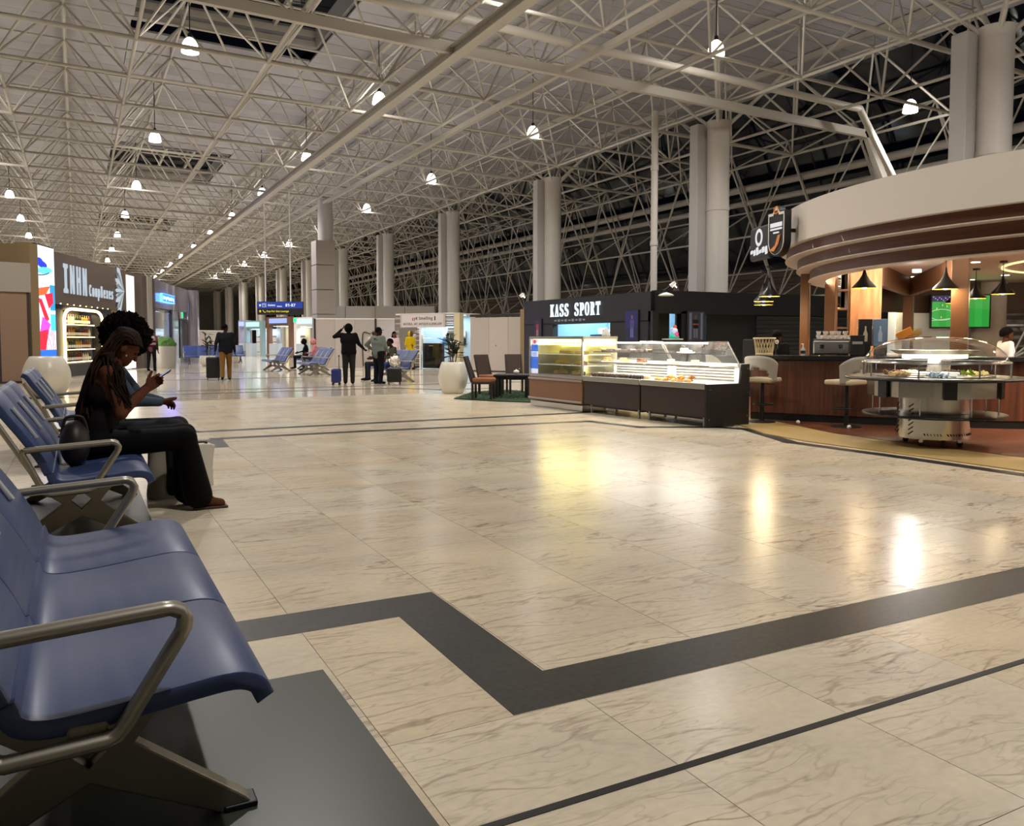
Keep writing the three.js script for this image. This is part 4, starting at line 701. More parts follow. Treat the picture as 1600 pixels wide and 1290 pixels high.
// ---------- middle distance: gate sign, hoardings, kiosk, benches, travellers ----------
function wallRun(name, label, category, A, B) { const o = thing(name, label, category, [A[0], 0, A[1]], Math.atan2(-(B[1] - A[1]), B[0] - A[0])); return [o, Math.hypot(B[0] - A[0], B[1] - A[1])]; }
std('hoard', 0xb7aca3, 0.6); std('hoardB', 0xb1a59b, 0.6); std('hoardPost', 0x2b2522, 0.6);
{
  const [gs, gl] = wallRun('gate_sign', 'blue and black hanging sign with white gate numbers on two rods', 'sign', [8.37, -44.2], [10.47, -43.1]);
  const gt = canvasTex(1024, 288, (c, w, h) => {
    c.fillStyle = '#173a9c'; c.fillRect(0, 0, w, 148); c.fillStyle = '#07070a'; c.fillRect(0, 148, w, 140); const arrow = (x, y, col) => { c.fillStyle = col; c.beginPath(); c.moveTo(x, y - 30); c.lineTo(x + 30, y + 4); c.lineTo(x + 11, y + 4); c.lineTo(x + 11, y + 30); c.lineTo(x - 11, y + 30); c.lineTo(x - 11, y + 4); c.lineTo(x - 30, y + 4); c.fill(); };
    arrow(54, 76, '#fff'); arrow(54, 214, '#ffe81a'); c.strokeStyle = '#fff'; c.lineWidth = 7; c.strokeRect(108, 38, 80, 74); c.beginPath(); c.moveTo(120, 66); c.lineTo(150, 58); c.lineTo(178, 92); c.stroke();
    c.fillStyle = '#fff'; c.font = 'bold 62px sans-serif'; c.fillText('Gates', 232, 96); c.font = 'bold 42px sans-serif'; c.fillText('በሮች', 448, 66); c.fillText('Gates', 440, 116); c.font = 'bold 92px sans-serif'; c.fillText('81-87', 630, 108);
    c.fillStyle = '#ffe81a'; c.font = 'bold 54px sans-serif'; c.fillText('Pay-Per Use Lounge', 200, 236); c.lineWidth = 12; c.strokeStyle = '#ffe81a'; c.beginPath(); c.moveTo(112, 190); c.lineTo(150, 238); c.lineTo(186, 238); c.stroke();
  });
  const gm = new THREE.MeshStandardMaterial({ color: 0x111111, emissive: 0xffffff, emissiveMap: gt, emissiveIntensity: 0.95, roughness: 0.4 });
  part(gs, 'housing', bx(gl, 0.68, 0.16), M.black, [gl / 2, 2.92, 0]); part(gs, 'face', new THREE.PlaneGeometry(gl - 0.04, 0.64), gm, [gl / 2, 2.92, 0.083]);
  for (const x of [0.42, 1.72]) bar(gs, 'rod', [x, 3.25, 0], [x, 8.9, 0], 0.035, M.white);
  // hoarding in front of the wrapped column
  const [h1, l1] = wallRun('hoarding', 'long pinkish white panel hoarding behind the two standing men', 'hoarding', [9.75, -38.0], [13.1, -36.5]);
  for (let k = 0; k < 4; k++) { const w = l1 / 4; part(h1, 'panel', bx(w - 0.012, 2.2, 0.06), k % 2 ? M.hoard : M.hoardB, [w * (k + 0.5), 1.12, 0]); }
  for (const x of [0.0, l1 * 0.76]) part(h1, 'post', bx(0.09, 2.26, 0.1), M.hoardPost, [x, 1.13, 0]); part(h1, 'top_rail', bx(l1, 0.05, 0.08), M.white, [l1 / 2, 2.25, 0]); part(h1, 'return_panel', bx(0.06, 2.2, 1.2), M.hoard, [-0.03, 1.12, -0.6]);
  part(h1, 'door_frame', tube([[2.2, 0.05, 0.05], [2.2, 1.55, 0.05], [2.55, 1.55, 0.05]], 0.025, 30, 6), M.hoardPost);
  const [bh, bl] = wallRun('bulkhead', 'grey concrete upstand above the pinkish hoarding', 'wall', [12.0, -46.5], [18, -43.5]);
  for (let k = 0; k < 4; k++) part(bh, 'panel', bx(bl / 4 - 0.03, 0.85, 0.2), M.wrap, [bl / 4 * (k + 0.5), 2.75, 0]); part(bh, 'support', bx(bl, 2.3, 0.15), M.wrap, [bl / 2, 1.15, -0.1]);
  const [h2, l2] = wallRun('hoarding', 'pale grey panel hoarding between kiosk and black sport shop', 'hoarding', [14.25, -30.6], [15.5, -28.0]);
  for (let k = 0; k < 3; k++) { const w = l2 / 3; part(h2, 'panel', bx(w - 0.012, 2.16, 0.06), k % 2 ? M.hoard : M.hoardB, [w * (k + 0.5), 1.1, 0]); } part(h2, 'top_rail', bx(l2, 0.1, 0.1), M.brownDark, [l2 / 2, 2.26, 0]); part(h2, 'base_rail', bx(l2, 0.05, 0.08), M.hoardPost, [l2 / 2, 0.025, 0]); part(h2, 'knob', sph(0.03), M.chrome, [l2 * 0.46, 1.05, 0.05]);
  // jewellery kiosk
  const [ki, kl] = wallRun('kiosk', 'small jewellery kiosk with striped boards, white header and bright windows', 'kiosk', [12.75, -35.4], [14.4, -32.6]);
  std('boardPink', 0xa9988f, 0.6); std('boardDark', 0x7c6d66, 0.6); std('cream', 0xcdbf9a, 0.6);
  const plank = (x0, x1, y0, y1) => { const n = Math.round((y1 - y0) / 0.1); for (let k = 0; k < n; k++) part(ki, 'slat', bx(x1 - x0, 0.075, 0.05), k % 2 ? M.boardPink : M.boardDark, [(x0 + x1) / 2, y0 + (k + 0.5) * (y1 - y0) / n, 0]); };
  plank(0, 0.14, 0.1, 1.8); plank(1.1, 1.36, 0.1, 1.8); plank(2.92, kl - 0.02, 0.1, 1.8); plank(0, 0.5, 1.85, 2.4); plank(2.5, kl - 0.02, 1.85, 2.42);
  part(ki, 'header', bx(2.5, 0.6, 0.07), M.hoard, [1.55, 2.13, 0.01]);
  const kt = canvasTex(1024, 256, (c, w, h) => { c.fillStyle = '#cfc6c2'; c.fillRect(0, 0, w, h); c.fillStyle = '#17141a'; c.font = 'bold 84px sans-serif'; c.fillText('yK Smelling', 300, 110); c.fillRect(806, 40, 26, 84); c.fillStyle = '#b5284a'; c.fillRect(262, 66, 26, 60); c.fillStyle = '#17141a'; c.font = 'bold 66px sans-serif'; c.fillText('MATERIAL, ART, ANTIQUES & JEWELLERY', 30, 216, 964); });
  part(ki, 'sign_face', new THREE.PlaneGeometry(2.3, 0.56), new THREE.MeshStandardMaterial({ map: kt, roughness: 0.95 }), [1.55, 2.12, 0.048]);
  part(ki, 'end_pier', bx(0.3, 2.45, 0.3), M.cream, [kl + 0.16, 1.22, -0.1]); part(ki, 'roof', bx(kl, 0.06, 2), M.white, [kl / 2, 2.42, -1]); part(ki, 'rear_wall', bx(kl, 2.4, 0.06), std('kioskIn', 0xbfd3dd, 0.6), [kl / 2, 1.2, -1.6]); part(ki, 'mullion', bx(0.06, 1.9, 0.08), M.white, [1.42, 0.9, 0.03]);
  part(ki, 'window_pane', bx(0.95, 1.6, 0.012), M.glass, [0.62, 0.98, 0]); part(ki, 'window_pane', bx(1.5, 1.6, 0.012), M.glass, [2.17, 0.98, 0]);
  glow('kioskPanel', 0xd6f2ff, 1.3); part(ki, 'light_panel', bx(kl - 0.4, 0.03, 0.8), M.kioskPanel, [kl / 2, 2.36, -0.8]); rectLight(ki, 0xcfeaff, 9, kl - 0.5, 0.8, [kl / 2, 2.32, -0.8], [kl / 2, 0, -0.8]);
  const kc = [0x2f7fa8, 0xd9d3ca, 0xb03048, 0x1a1a1c, 0xe8e2d2, 0x3b6e52].map(c => new THREE.MeshStandardMaterial({ color: c, roughness: 0.6 }));
  part(ki, 'counter', bx(0.9, 0.6, 0.4), M.black, [0.65, 0.32, -0.3]); part(ki, 'cabinet', bx(0.9, 1.1, 0.4), M.gloss, [1.9, 0.58, -0.3]);
  for (let k = 0; k < 8; k++) part(ki, 'shelf_picture', rb(0.26, 0.3, 0.04, 0.01), kc[k % 6], [1.65 + (k % 4) * 0.34, 1.2 + Math.floor(k / 4) * 0.36, -1.5]);
  for (let k = 0; k < 4; k++) part(ki, 'drape', rb(0.2, 0.9 - 0.15 * (k % 2), 0.05, 0.02), kc[[3, 4, 3, 4][k]], [0.26 + k * 0.23, 1.15, -0.7]);
  // far shops
  const fs = (name, label, A, B, H, body, signC, signE, inner) => {
    const [o, L] = wallRun(name, label, 'shop', A, B); part(o, 'fascia', bx(L, 0.6, 0.3), body, [L / 2, H - 0.3, 0]); part(o, 'pier', bx(0.3, H - 0.6, 0.3), body, [0.15, (H - 0.6) / 2, 0]); part(o, 'pier', bx(0.3, H - 0.6, 0.3), body, [L - 0.15, (H - 0.6) / 2, 0]);
    part(o, 'rear_wall', bx(L, H - 0.6, 0.1), inner, [L / 2, (H - 0.6) / 2, -1.5]); part(o, 'ceiling_panel', bx(L - 0.6, 0.04, 1.2), M.kioskPanel, [L / 2, H - 0.66, -0.8]); rectLight(o, 0xe8f4ff, 7, L - 0.8, 1, [L / 2, H - 0.72, -0.8], [L / 2, 0, -0.8]);
    part(o, 'sign', bx(L * 0.7, 0.34, 0.08), glow('far' + signC, signC, signE), [L / 2, H - 0.28, 0.2]); part(o, 'counter', bx(L * 0.3, 1.0, 0.5), M.paleBlue, [L * 0.35, 0.5, 0.1]); part(o, 'shelf_unit', bx(L * 0.25, 1.6, 0.4), M.white, [L * 0.75, 0.8, -1.1]); for (let k = 0; k < 4; k++) part(o, 'shelf', bx(L * 0.27, 0.04, 0.42), kc[k % 6], [L * 0.75, 0.3 + k * 0.4, -1.08]); return o;
  };
  std('farBrown', 0x6b4a35, 0.6); std('farTeal', 0x8aa5ab, 0.5);
  fs('far_shop', 'far shop with pale green lit sign left of the gate sign', [11.44, -65.20], [12.35, -63.03], 2.7, M.farTeal, 0xbff2e6, 1.2, M.paleBlue);
  fs('far_shop', 'far brown framed shop with violet blue sign under the gate sign', [12.34, -61.34], [13.44, -58.49], 2.9, M.farBrown, 0x9fb2f2, 1.1, M.cream);
  const fs3 = fs('far_shop', 'far bright shop with white posters beside the pinkish hoarding', [13.40, -57.38], [14.33, -54.63], 2.8, M.white, 0xdff4ff, 1.0, M.white);
  fs('far_shop', 'tall narrow shop glowing violet blue behind the walking man', [11.57, -68.52], [12.11, -67.11], 2.8, M.lilac, 0x8c9bff, 2.0, M.paleBlue);
  const ex2 = thing('exit_sign', 'small green lit exit sign above the far shops', 'sign', (fs3.updateMatrixWorld(true), fs3.localToWorld(V(0.3, 2.62, 0.19)).toArray()), fs3.rotation.y); part(ex2, 'housing', bx(0.5, 0.34, 0.06), M.white); part(ex2, 'face', bx(0.46, 0.3, 0.01), M.exitGreen, [0, 0, 0.036]);
  const [h3, l3] = wallRun('hoarding', 'far lilac white hoarding beyond the walking man', 'hoarding', [5.9, -62], [10.2, -66]);
  for (let k = 0; k < 5; k++) part(h3, 'panel', bx(l3 / 5 - 0.015, 1.9, 0.06), k % 2 ? M.hoard : M.hoardB, [l3 / 5 * (k + 0.5), 0.97, 0]); part(h3, 'top_rail', bx(l3, 0.05, 0.09), M.white, [l3 / 2, 1.94, 0]);
  // benches further down
  
  makeBench('far blue bench under the gate sign, left of the two', [7.35, 0, -36.0], PI, 3); makeBench('far blue bench under the gate sign, right of the two', [7.75, 0, -31.4], PI, 3);
  makeBench('bench seen end-on beside the two standing men', [8.75, 0, -25.6], PI, 3, M.seatBlue, false); makeBench('far bench in front of the lilac hoarding, left of walking man', [4.9, 0, -45.6], -PI / 2, 3, M.seatBlue, false); makeBench('far bench behind the walking man with suitcase', [6.3, 0, -48.0], -PI / 2, 3, M.seatBlue, false);
  pot('small white planter with plant behind the walking man', [5.65, 0, -42.6], 0.4, 0.5, 0.9); plant('dark leafy plant in the small planter behind the walking man', [5.65, 0.44, -42.6], 1.1, 40, 0.34, 1.6);
}
function suitcase(label, pos, turn, color, h = 0.62) {
  const o = thing('suitcase', label, 'suitcase', pos, turn), m = new THREE.MeshStandardMaterial({ color, roughness: 0.45 });
  part(o, 'shell', rb(0.26, h, 0.42, 0.05, 3), m, [0, 0.06 + h / 2, 0]); for (let k = -2; k <= 2; k++) part(o, 'rib', rb(0.268, h * 0.84, 0.018, 0.006), m, [0, 0.06 + h / 2, k * 0.075]);
  for (const z of [-0.11, 0.11]) bar(o, 'handle_rod', [-0.08, h, z], [-0.08, h + 0.42, z], 0.009, M.alu); part(o, 'handle', rb(0.03, 0.035, 0.27, 0.012), M.black, [-0.08, h + 0.43, 0]); for (const x of [-0.09, 0.09]) for (const z of [-0.16, 0.16]) part(o, 'wheel', cyl(0.03, 0.03, 0.03, 14), M.darkMetal, [x, 0.03, z], [PI / 2, 0, 0]);
  return o;
}
{
  const away = (x, z) => Math.atan2(-z, x), toward = (x, z) => Math.atan2(z, -x);
  figure('person', 'man in dark jacket and tan trousers walking with a black suitcase', null, [4.17, 0, -27.4], away(4.17, -27.4), standing(1.78, { knR: [0.12, 0.52, 0.1], anR: [0.14, 0.085, 0.1], toR: [0.31, 0.04, 0.12], knL: [-0.06, 0.5, -0.1], anL: [-0.22, 0.13, -0.1], toL: [-0.07, 0.035, -0.11], wrL: [-0.08, 0.9, -0.3], elL: [-0.08, 1.14, -0.27], wrR: [0.1, 0.87, 0.27] }), { skin: 0x3a241a, top: 0x14161c, pants: 0x77572c, shoe: 0x101010, hair: 'short', g: 1.24, hipTop: true, cell: 0.017, headYaw: -0.7 });
  suitcase('black upright suitcase pulled by the man in tan trousers', [3.83, 0, -27.75], away(3.8, -27.6), 0x0d0d10, 0.68);
  figure('person', 'woman in striped red top and dark trousers walking past the glass shop', null, [2.68, 0, -36.6], away(2.68, -36.6) - 0.3, standing(1.68, { knR: [0.06, 0.5, 0.1], anR: [0.05, 0.085, 0.1], knL: [-0.05, 0.5, -0.1], anL: [-0.14, 0.1, -0.1] }), { skin: 0x3b241a, top: 0x6b4450, pants: 0x15171d, shortSleeve: true, hair: 'short', hairSize: 1.25, g: 1.05, cell: 0.017,
    extra: [0, 1, 2, 3].map(k => cap([0.0, 1.04 + k * 0.085, -0.07], [0.0, 1.04 + k * 0.085, 0.07], 0.135, 0.135, C3(k % 2 ? 0xa8909a : 0x3a1820), 0.01)) });
  figure('person', 'tall man in black hoodie with one hand raised to his head', null, [6.97, 0, -23.35], away(6.97, -23.35), standing(1.74, { elL: [0.02, 1.36, -0.4], wrL: [0.05, 1.56, -0.2], elR: [0.02, 1.15, 0.29], wrR: [0.18, 1.02, 0.42] }), { skin: 0x2c1b14, top: 0x0c0c0e, pants: 0x24251f, hood: true, hair: 'hood', hairColor: 0x0c0c0e, g: 1.24, hipTop: true, cell: 0.016 });
  figure('person', 'man in grey patterned shirt and black cap, hand on hip', null, [7.78, 0, -23.1], away(7.7, -23) - 0.75, standing(1.64, { elL: [-0.1, 1.2, -0.4], wrL: [0.02, 1.02, -0.22], elR: [0.06, 1.14, 0.25], wrR: [0.2, 0.98, 0.2] }), { skin: 0x2f1d15, top: 0x6a706a, pants: 0x101117, hair: 'cap', hairColor: 0x0d0d12, g: 1.24, cell: 0.016, headYaw: -0.3,
    extra: Array.from({ length: 14 }, (_, k) => cap([0.12 * Math.cos(k * 1.7), 0.98 + (k % 7) * 0.055, 0.12 * Math.sin(k * 1.7)], [0.13 * Math.cos(k * 1.7 + 0.4), 1.0 + (k % 7) * 0.055, 0.13 * Math.sin(k * 1.7 + 0.4)], 0.028, 0.02, C3(k % 2 ? 0x3d443f : 0x92978f), 0.012)) });
  suitcase('blue suitcase at the feet of the man in black hoodie', [6.55, 0, -23.2], 2.8, 0x1d2a66, 0.4); suitcase('black suitcase beside the man in patterned shirt', [8.12, 0, -22.7], 1.3, 0x0a0a0b, 0.42);
  figure('person', 'person in blue jeans seated on the end-on bench between the men', null, [8.6, 0, -24.1], PI, seated(), { skin: 0x3a241a, top: 0x3b3d2c, pants: 0x38497a, hair: 'short', cell: 0.018, shoe: 0x1b2336 });
  figure('person', 'person in red top seated at the far end of the end-on bench', null, [8.6, 0, -25.1], PI, seated(), { skin: 0x3a241a, top: 0x7a2230, pants: 0x20222a, hair: 'short', cell: 0.02 });
  const pl = thing('plastic_bag', 'crumpled white plastic bag on the end-on bench', 'bag', [8.5, 0.42, -23.72]); { const g = new THREE.IcosahedronGeometry(0.17, 4), p = g.attributes.position; for (let i = 0; i < p.count; i++) { const n = 1 + 0.4 * pnoise(p.getX(i) * 14 + 3, p.getY(i) * 14 + p.getZ(i) * 9, 256, 256); p.setXYZ(i, p.getX(i) * n, (p.getY(i) * 0.95 + 0.02) * n, p.getZ(i) * n); } g.computeVertexNormals(); part(pl, 'sack', g, M.paper, [0, 0.18, 0]); part(pl, 'handle', tube([[-0.05, 0.3, 0], [-0.03, 0.42, 0], [0.04, 0.42, 0.01], [0.05, 0.3, 0]], 0.012, 14, 6), M.paper); }
  figure('person', 'man in cream clothes and hat standing at the pinkish hoarding', null, [11.85, 0, -35.8], toward(11.85, -35.8), standing(1.66, {}), { skin: 0x5a3a28, top: 0xd4c9b4, pants: 0xc9bfa8, shortSleeve: true, hair: 'hat', hairColor: 0x57524b, cell: 0.02 });
  figure('person', 'long-haired woman in pink and white dress left of the kiosk', null, [11.95, 0, -33.4], toward(11.95, -33.4) + 0.3, standing(1.62, { wrR: [0.18, 0.98, 0.1], elR: [0.02, 1.12, 0.24] }), { skin: 0x6a4632, top: 0xdcbfc2, pants: 0xcfa9b2, hair: 'long', cell: 0.02, legs: [0.12, 0.13, 0.13, 0.14],
    extra: [cap([0, 0.95, 0], [0, 0.35, 0], 0.14, 0.2, C3(0xd9ccd2), 0.05), cap([0, 0.75, -0.08], [0, 0.75, 0.08], 0.15, 0.15, C3(0x6a2f44), 0.01)] });
  figure('mannequin', 'figure wrapped in bright yellow cloth in front of the kiosk window', null, [12.75, 0, -33.55], toward(12.75, -33.5) + 0.5, standing(1.64, { wrL: [0.1, 1.05, -0.08], wrR: [0.12, 1.1, 0.08] }), { skin: 0x6a4a36, top: 0xcaa90f, pants: 0xc8b58f, hood: true, hair: 'hood', hairColor: 0xc9a70e, cell: 0.02,
    extra: [cap([0, 1.3, 0], [-0.02, 0.62, 0.02], 0.15, 0.19, C3(0xcaa90f), 0.05)] });
  figure('person', 'person in pink head scarf seated beyond the far blue benches', null, [8.9, 0, -34.6], PI * 0.9, seated(), { skin: 0x5a3a28, top: 0xc07a7e, pants: 0x3a3034, hair: 'hood', hairColor: 0xc58084, hood: true, cell: 0.022 });
  figure('person', 'person in black seated beyond the far blue benches', null, [9.0, 0, -36.6], PI * 0.9, seated(), { skin: 0x2f1d15, top: 0x111114, pants: 0x141418, hair: 'hood', hairColor: 0x0d0d0f, hood: true, cell: 0.022 });
  makeBench('far bench under the two seated travellers in pink and black', [9.05, 0, -37.1], PI, 4, M.seatBlue, false);
}

// ---------- dining chairs and low table on green matting ----------
{
  std('wenge', 0x221a17, 0.5); std('wengeWarm', 0x3b2418, 0.5); std('cushion', 0x8a5230, 0.75); std('turf', 0x1f3a17, 0.95);
  const mat = thing('green_mat', 'dark green artificial grass mat under the dining chairs', 'mat'); const mg = polySlab([[7.25, -16.45], [7.75, -15.3], [8.3, -14.6], [10.0, -15.6], [9.7, -18.6], [8.6, -18.3]], 0.001, 0.022); part(mat, 'turf', metricUV(mg), M.turf);
  const grass = new THREE.InstancedMesh(new THREE.ConeGeometry(0.006, 0.03, 3), M.turf, 2500); { let n = 0; const m4 = new THREE.Matrix4(); while (n < 2500) { const x = rr(7.4, 9.9), z = rr(-18.3, -14.8); if ((x - 7.25) * 1.0 < (-(z + 16.45)) * -0.3 - 0.2) { } const inside = (z < -16.45 + (x - 7.25) * 1.35 + 0.2) && (z > -16.5 - (x - 7.25) * 1.36) && x < 9.9; grass.setMatrixAt(n++, m4.compose(V(inside ? x : 8.6 + rr(-0.5, 0.5), 0.03, inside ? z : -16.5 + rr(-0.8, 0.8)), new THREE.Quaternion().setFromEuler(new THREE.Euler(rr(-0.4, 0.4), 0, rr(-0.4, 0.4))), V(1, 1, 1))); } } grass.name = 'grass_blades'; grass.userData.kind = 'stuff'; mat.add(grass);
  let proto;
  const chair = (label, pos, turn) => {
    if (proto) return copyThing(proto, label, pos, turn);
    const o = proto = thing('dining_chair', label, 'chair', pos, turn, 'dark dining chairs on the green mat');
    part(o, 'seat', rb(0.46, 0.09, 0.44, 0.035, 3), M.cushion, [0.02, 0.43, 0]); part(o, 'seat_frame', rb(0.45, 0.05, 0.43, 0.01), M.wenge, [0, 0.37, 0]);
    const b = part(o, 'backrest', rb(0.045, 0.58, 0.42, 0.012), M.wengeWarm, [-0.305, 0.66, 0], [0, 0, 0.28]); for (let k = -3; k <= 3; k++) part(b, 'weave', bx(0.05, 0.5, 0.012), M.wenge, [0, 0, k * 0.055]);
    for (const z of [-0.19, 0.19]) { part(o, 'leg', bx(0.045, 0.4, 0.045), M.wenge, [-0.2, 0.2 + 0.02, z]); part(o, 'leg', bx(0.045, 0.38, 0.045), M.wenge, [0.2, 0.19 + 0.02, z]); bar(o, 'back_post', [-0.2, 0.4, z], [-0.385, 0.93, z], 0.022, M.wenge); }
    return o;
  };
  chair('dining chair nearest the planter, its slanted back towards the camera', [7.72, 0, -15.95], -0.62); chair('dining chair at the back, left of the two facing the camera', [8.55, 0, -17.25], -1.35); chair('dining chair at the back, right of the two facing the camera', [9.25, 0, -17.3], -1.85); chair('dining chair half hidden behind the lit cake case', [9.2, 0, -15.6], 2.5);
  const t = thing('low_table', 'low black table between the dining chairs', 'table', [8.6, 0, -16.25], -0.6); part(t, 'top', rb(0.8, 0.05, 0.62, 0.015), M.black, [0, 0.5, 0]); for (const [x, z] of [[-0.33, -0.24], [0.33, -0.24], [-0.33, 0.24], [0.33, 0.24]]) part(t, 'leg', bx(0.07, 0.46, 0.07), M.black, [x, 0.245, z]); part(t, 'apron', bx(0.7, 0.07, 0.52), M.black, [0, 0.45, 0]);
  const s = thing('sugar_bowl', 'small white round bowl on the low black table', 'bowl', [8.66, 0.525, -16.2]); part(s, 'bowl', lathe([[0.001, 0], [0.035, 0], [0.065, 0.04], [0.062, 0.075], [0.03, 0.09], [0.001, 0.09]], 20), M.white); part(s, 'lid_knob', sph(0.014), M.white, [0, 0.1, 0]); part(s, 'spoon', tube([[0.03, 0.07, 0], [0.08, 0.13, 0]], 0.004, 6, 6), M.chrome);
}

// ---------- black sport shop ----------
{
  const o = thing('sport_shop', 'black sport shop with lit white lettering and a corner', 'shop', [14.45, 0, -18.8]);
  M.shopBlack = new THREE.MeshPhysicalMaterial({ color: 0x0a0a0b, roughness: 0.5 }); std('olive', 0x2f2f1d, 0.7); std('darkGrey', 0x1c1d1f, 0.6);
  // left face: x = 0, local z 0 (corner) .. -7.4
  part(o, 'fascia', bx(0.2, 0.85, 7.4), M.shopBlack, [0, 2.23, -3.7]); part(o, 'wall', bx(0.2, 1.85, 2.0), M.shopBlack, [0, 0.92, -1.0]); part(o, 'wall', bx(0.2, 1.85, 2.0), M.shopBlack, [0, 0.92, -6.4]); part(o, 'sill', bx(0.2, 0.5, 3.4), M.shopBlack, [0, 0.25, -3.7]);
  part(o, 'edge_post', bx(0.18, 2.4, 0.3), M.ochre, [0.05, 1.2, -7.7]);
  part(o, 'rear_wall', bx(0.1, 2.4, 4), std('shopBlue', 0x8fb6cc, 0.5), [2.2, 1.2, -3.7]); part(o, 'side_lining', bx(2.2, 2.4, 0.08), M.shopBlue, [1.1, 1.2, -5.5]); part(o, 'roof', bx(5, 0.06, 7.4), M.shopBlack, [2.5, 2.62, -3.7]);
  glow('shopPanel', 0xbfe6ff, 1.5); part(o, 'ceiling_panel', bx(1.6, 0.04, 3), M.shopPanel, [1.2, 2.5, -3.7]); rectLight(o, 0xc6e8ff, 12, 1.5, 2.8, [1.2, 2.46, -3.7], [1.2, 0, -3.7]); part(o, 'light_box', bx(0.04, 0.3, 3.0), M.shopPanel, [2.1, 1.75, -3.7]).userData.label = 'pale blue lit band';
  const cols = [0xe8e4dc, 0x23262b, 0xc9455a, 0xf3f3f3, 0x3a5a3c, 0x17181b, 0xd8d8e0, 0x94404a];
  for (let k = 0; k < 9; k++) { const m = part(o, 'folded_clothes', rb(0.25, 0.14 + 0.05 * (k % 3), 0.26, 0.05, 3), cg('kc' + k % 8, () => new THREE.MeshStandardMaterial({ color: cols[k % 8], roughness: 0.8 })), [1.6, 1.56, -2.45 - k * 0.31]); }
  part(o, 'display_shelf', bx(0.5, 0.05, 3.2), M.darkGrey, [1.6, 1.44, -3.7]);
  glow('kassGlow', 0xe9f6ff, 1.2);
  spaced(o, 'KASS SPORT', 0.42, 3.1, [-0.12, 2.06, -5.55], 0.76, M.kassGlow, FONT_SERIF, -PI / 2); rectLight(o, 0xe9f6ff, 2, 3, 0.4, [-0.25, 2.25, -4.0], [-3, 1.9, -4.0]);
  std('tagGrey', 0x7d828c, 0.5); for (let k = 0; k < 9; k++) part(o, 'tagline_mark', bx(0.02, 0.05 + 0.03 * (k % 2), 0.14), M.tagGrey, [-0.11, 1.93, -5.2 + k * 0.22]);
  const poster = (name, lab, draw, w, h, pos, rot, e = 0.35) => { const t = canvasTex(128, 192, draw), m = new THREE.MeshStandardMaterial({ color: 0x333333, map: t, roughness: 0.4, emissive: 0xffffff, emissiveMap: t, emissiveIntensity: e }); const f = part(o, name, bx(w + 0.06, h + 0.06, 0.04), M.darkGrey, pos, rot); f.userData.label = lab; part(f, 'print', new THREE.PlaneGeometry(w, h), m, [0, 0, 0.022]); return f; };
  const body = (c, x, y, s, skin, shirt, leg) => { c.fillStyle = skin; c.beginPath(); c.ellipse(x, y, 10 * s, 13 * s, 0, 0, 7); c.fill(); c.fillStyle = shirt; c.beginPath(); c.moveTo(x - 24 * s, y + 18 * s); c.lineTo(x + 24 * s, y + 18 * s); c.lineTo(x + 18 * s, y + 74 * s); c.lineTo(x - 18 * s, y + 74 * s); c.fill(); c.fillStyle = leg; c.fillRect(x - 17 * s, y + 74 * s, 15 * s, 60 * s); c.fillRect(x + 2 * s, y + 74 * s, 15 * s, 60 * s); };
  poster('poster', 'red athlete poster', (c, w, h) => { c.fillStyle = '#2a0c12'; c.fillRect(0, 0, w, h); body(c, 64, 30, 1.1, '#7c3b30', '#c8283c', '#d89aa0'); }, 0.5, 0.62, [-0.12, 1.68, -6.4], [0, -PI / 2, 0]);
  poster('poster', 'violet blue athlete poster', (c, w, h) => { c.fillStyle = '#231f78'; c.fillRect(0, 0, w, h); c.fillStyle = '#171452'; c.fillRect(0, 110, w, 82); body(c, 70, 40, 1.0, '#a86a66', '#55509a', '#7d84c6'); }, 0.58, 0.85, [-0.12, 1.7, -0.85], [0, -PI / 2, 0]);
  // right face along x
  part(o, 'fascia', bx(12, 0.65, 0.2), M.shopBlack, [6, 2.36, 0]); part(o, 'wall', bx(0.2, 2.1, 0.22), M.shopBlack, [0, 1.05, 0]); part(o, 'wall', bx(0.25, 2.1, 0.2), M.shopBlack, [1.05, 1.05, 0]); part(o, 'window_wall', bx(0.9, 2.1, 0.06), M.olive, [0.5, 1.05, -0.5]);
  part(o, 'wall', bx(10, 2.1, 0.2), M.shopBlack, [6.9, 1.05, -0.05]);
  for (let k = 0; k < 14; k++) part(o, 'shutter_slat', bx(7.5, 0.11, 0.05), M.darkGrey, [7.6, 0.25 + k * 0.13, 0.09], [0.2, 0, 0]);
  poster('poster', 'framed sport poster on the right face', (c, w, h) => { c.fillStyle = '#4a4a55'; c.fillRect(0, 0, w, h); c.fillStyle = '#8b8a96'; c.fillRect(8, 6, 20, h - 12); c.fillRect(100, 6, 18, h - 12); body(c, 60, 34, 1.05, '#7d5a48', '#17171c', '#80808c'); c.fillStyle = '#b5523a'; c.fillRect(36, 78, 50, 10); }, 0.58, 0.82, [1.42, 1.68, 0.14], [0, 0, 0], 0.3);
  const fl = thing('flower_figure', 'small colourful flower ornament on a white ledge in the shop window', 'ornament', [15.05, 1.32, -18.62]); const fc = [0x2fb592, 0xd94f8c, 0xdfe6ff, 0xe8683a, 0xf2c6dc].map(c => new THREE.MeshStandardMaterial({ color: c, roughness: 0.6, emissive: c, emissiveIntensity: 0.25 }));
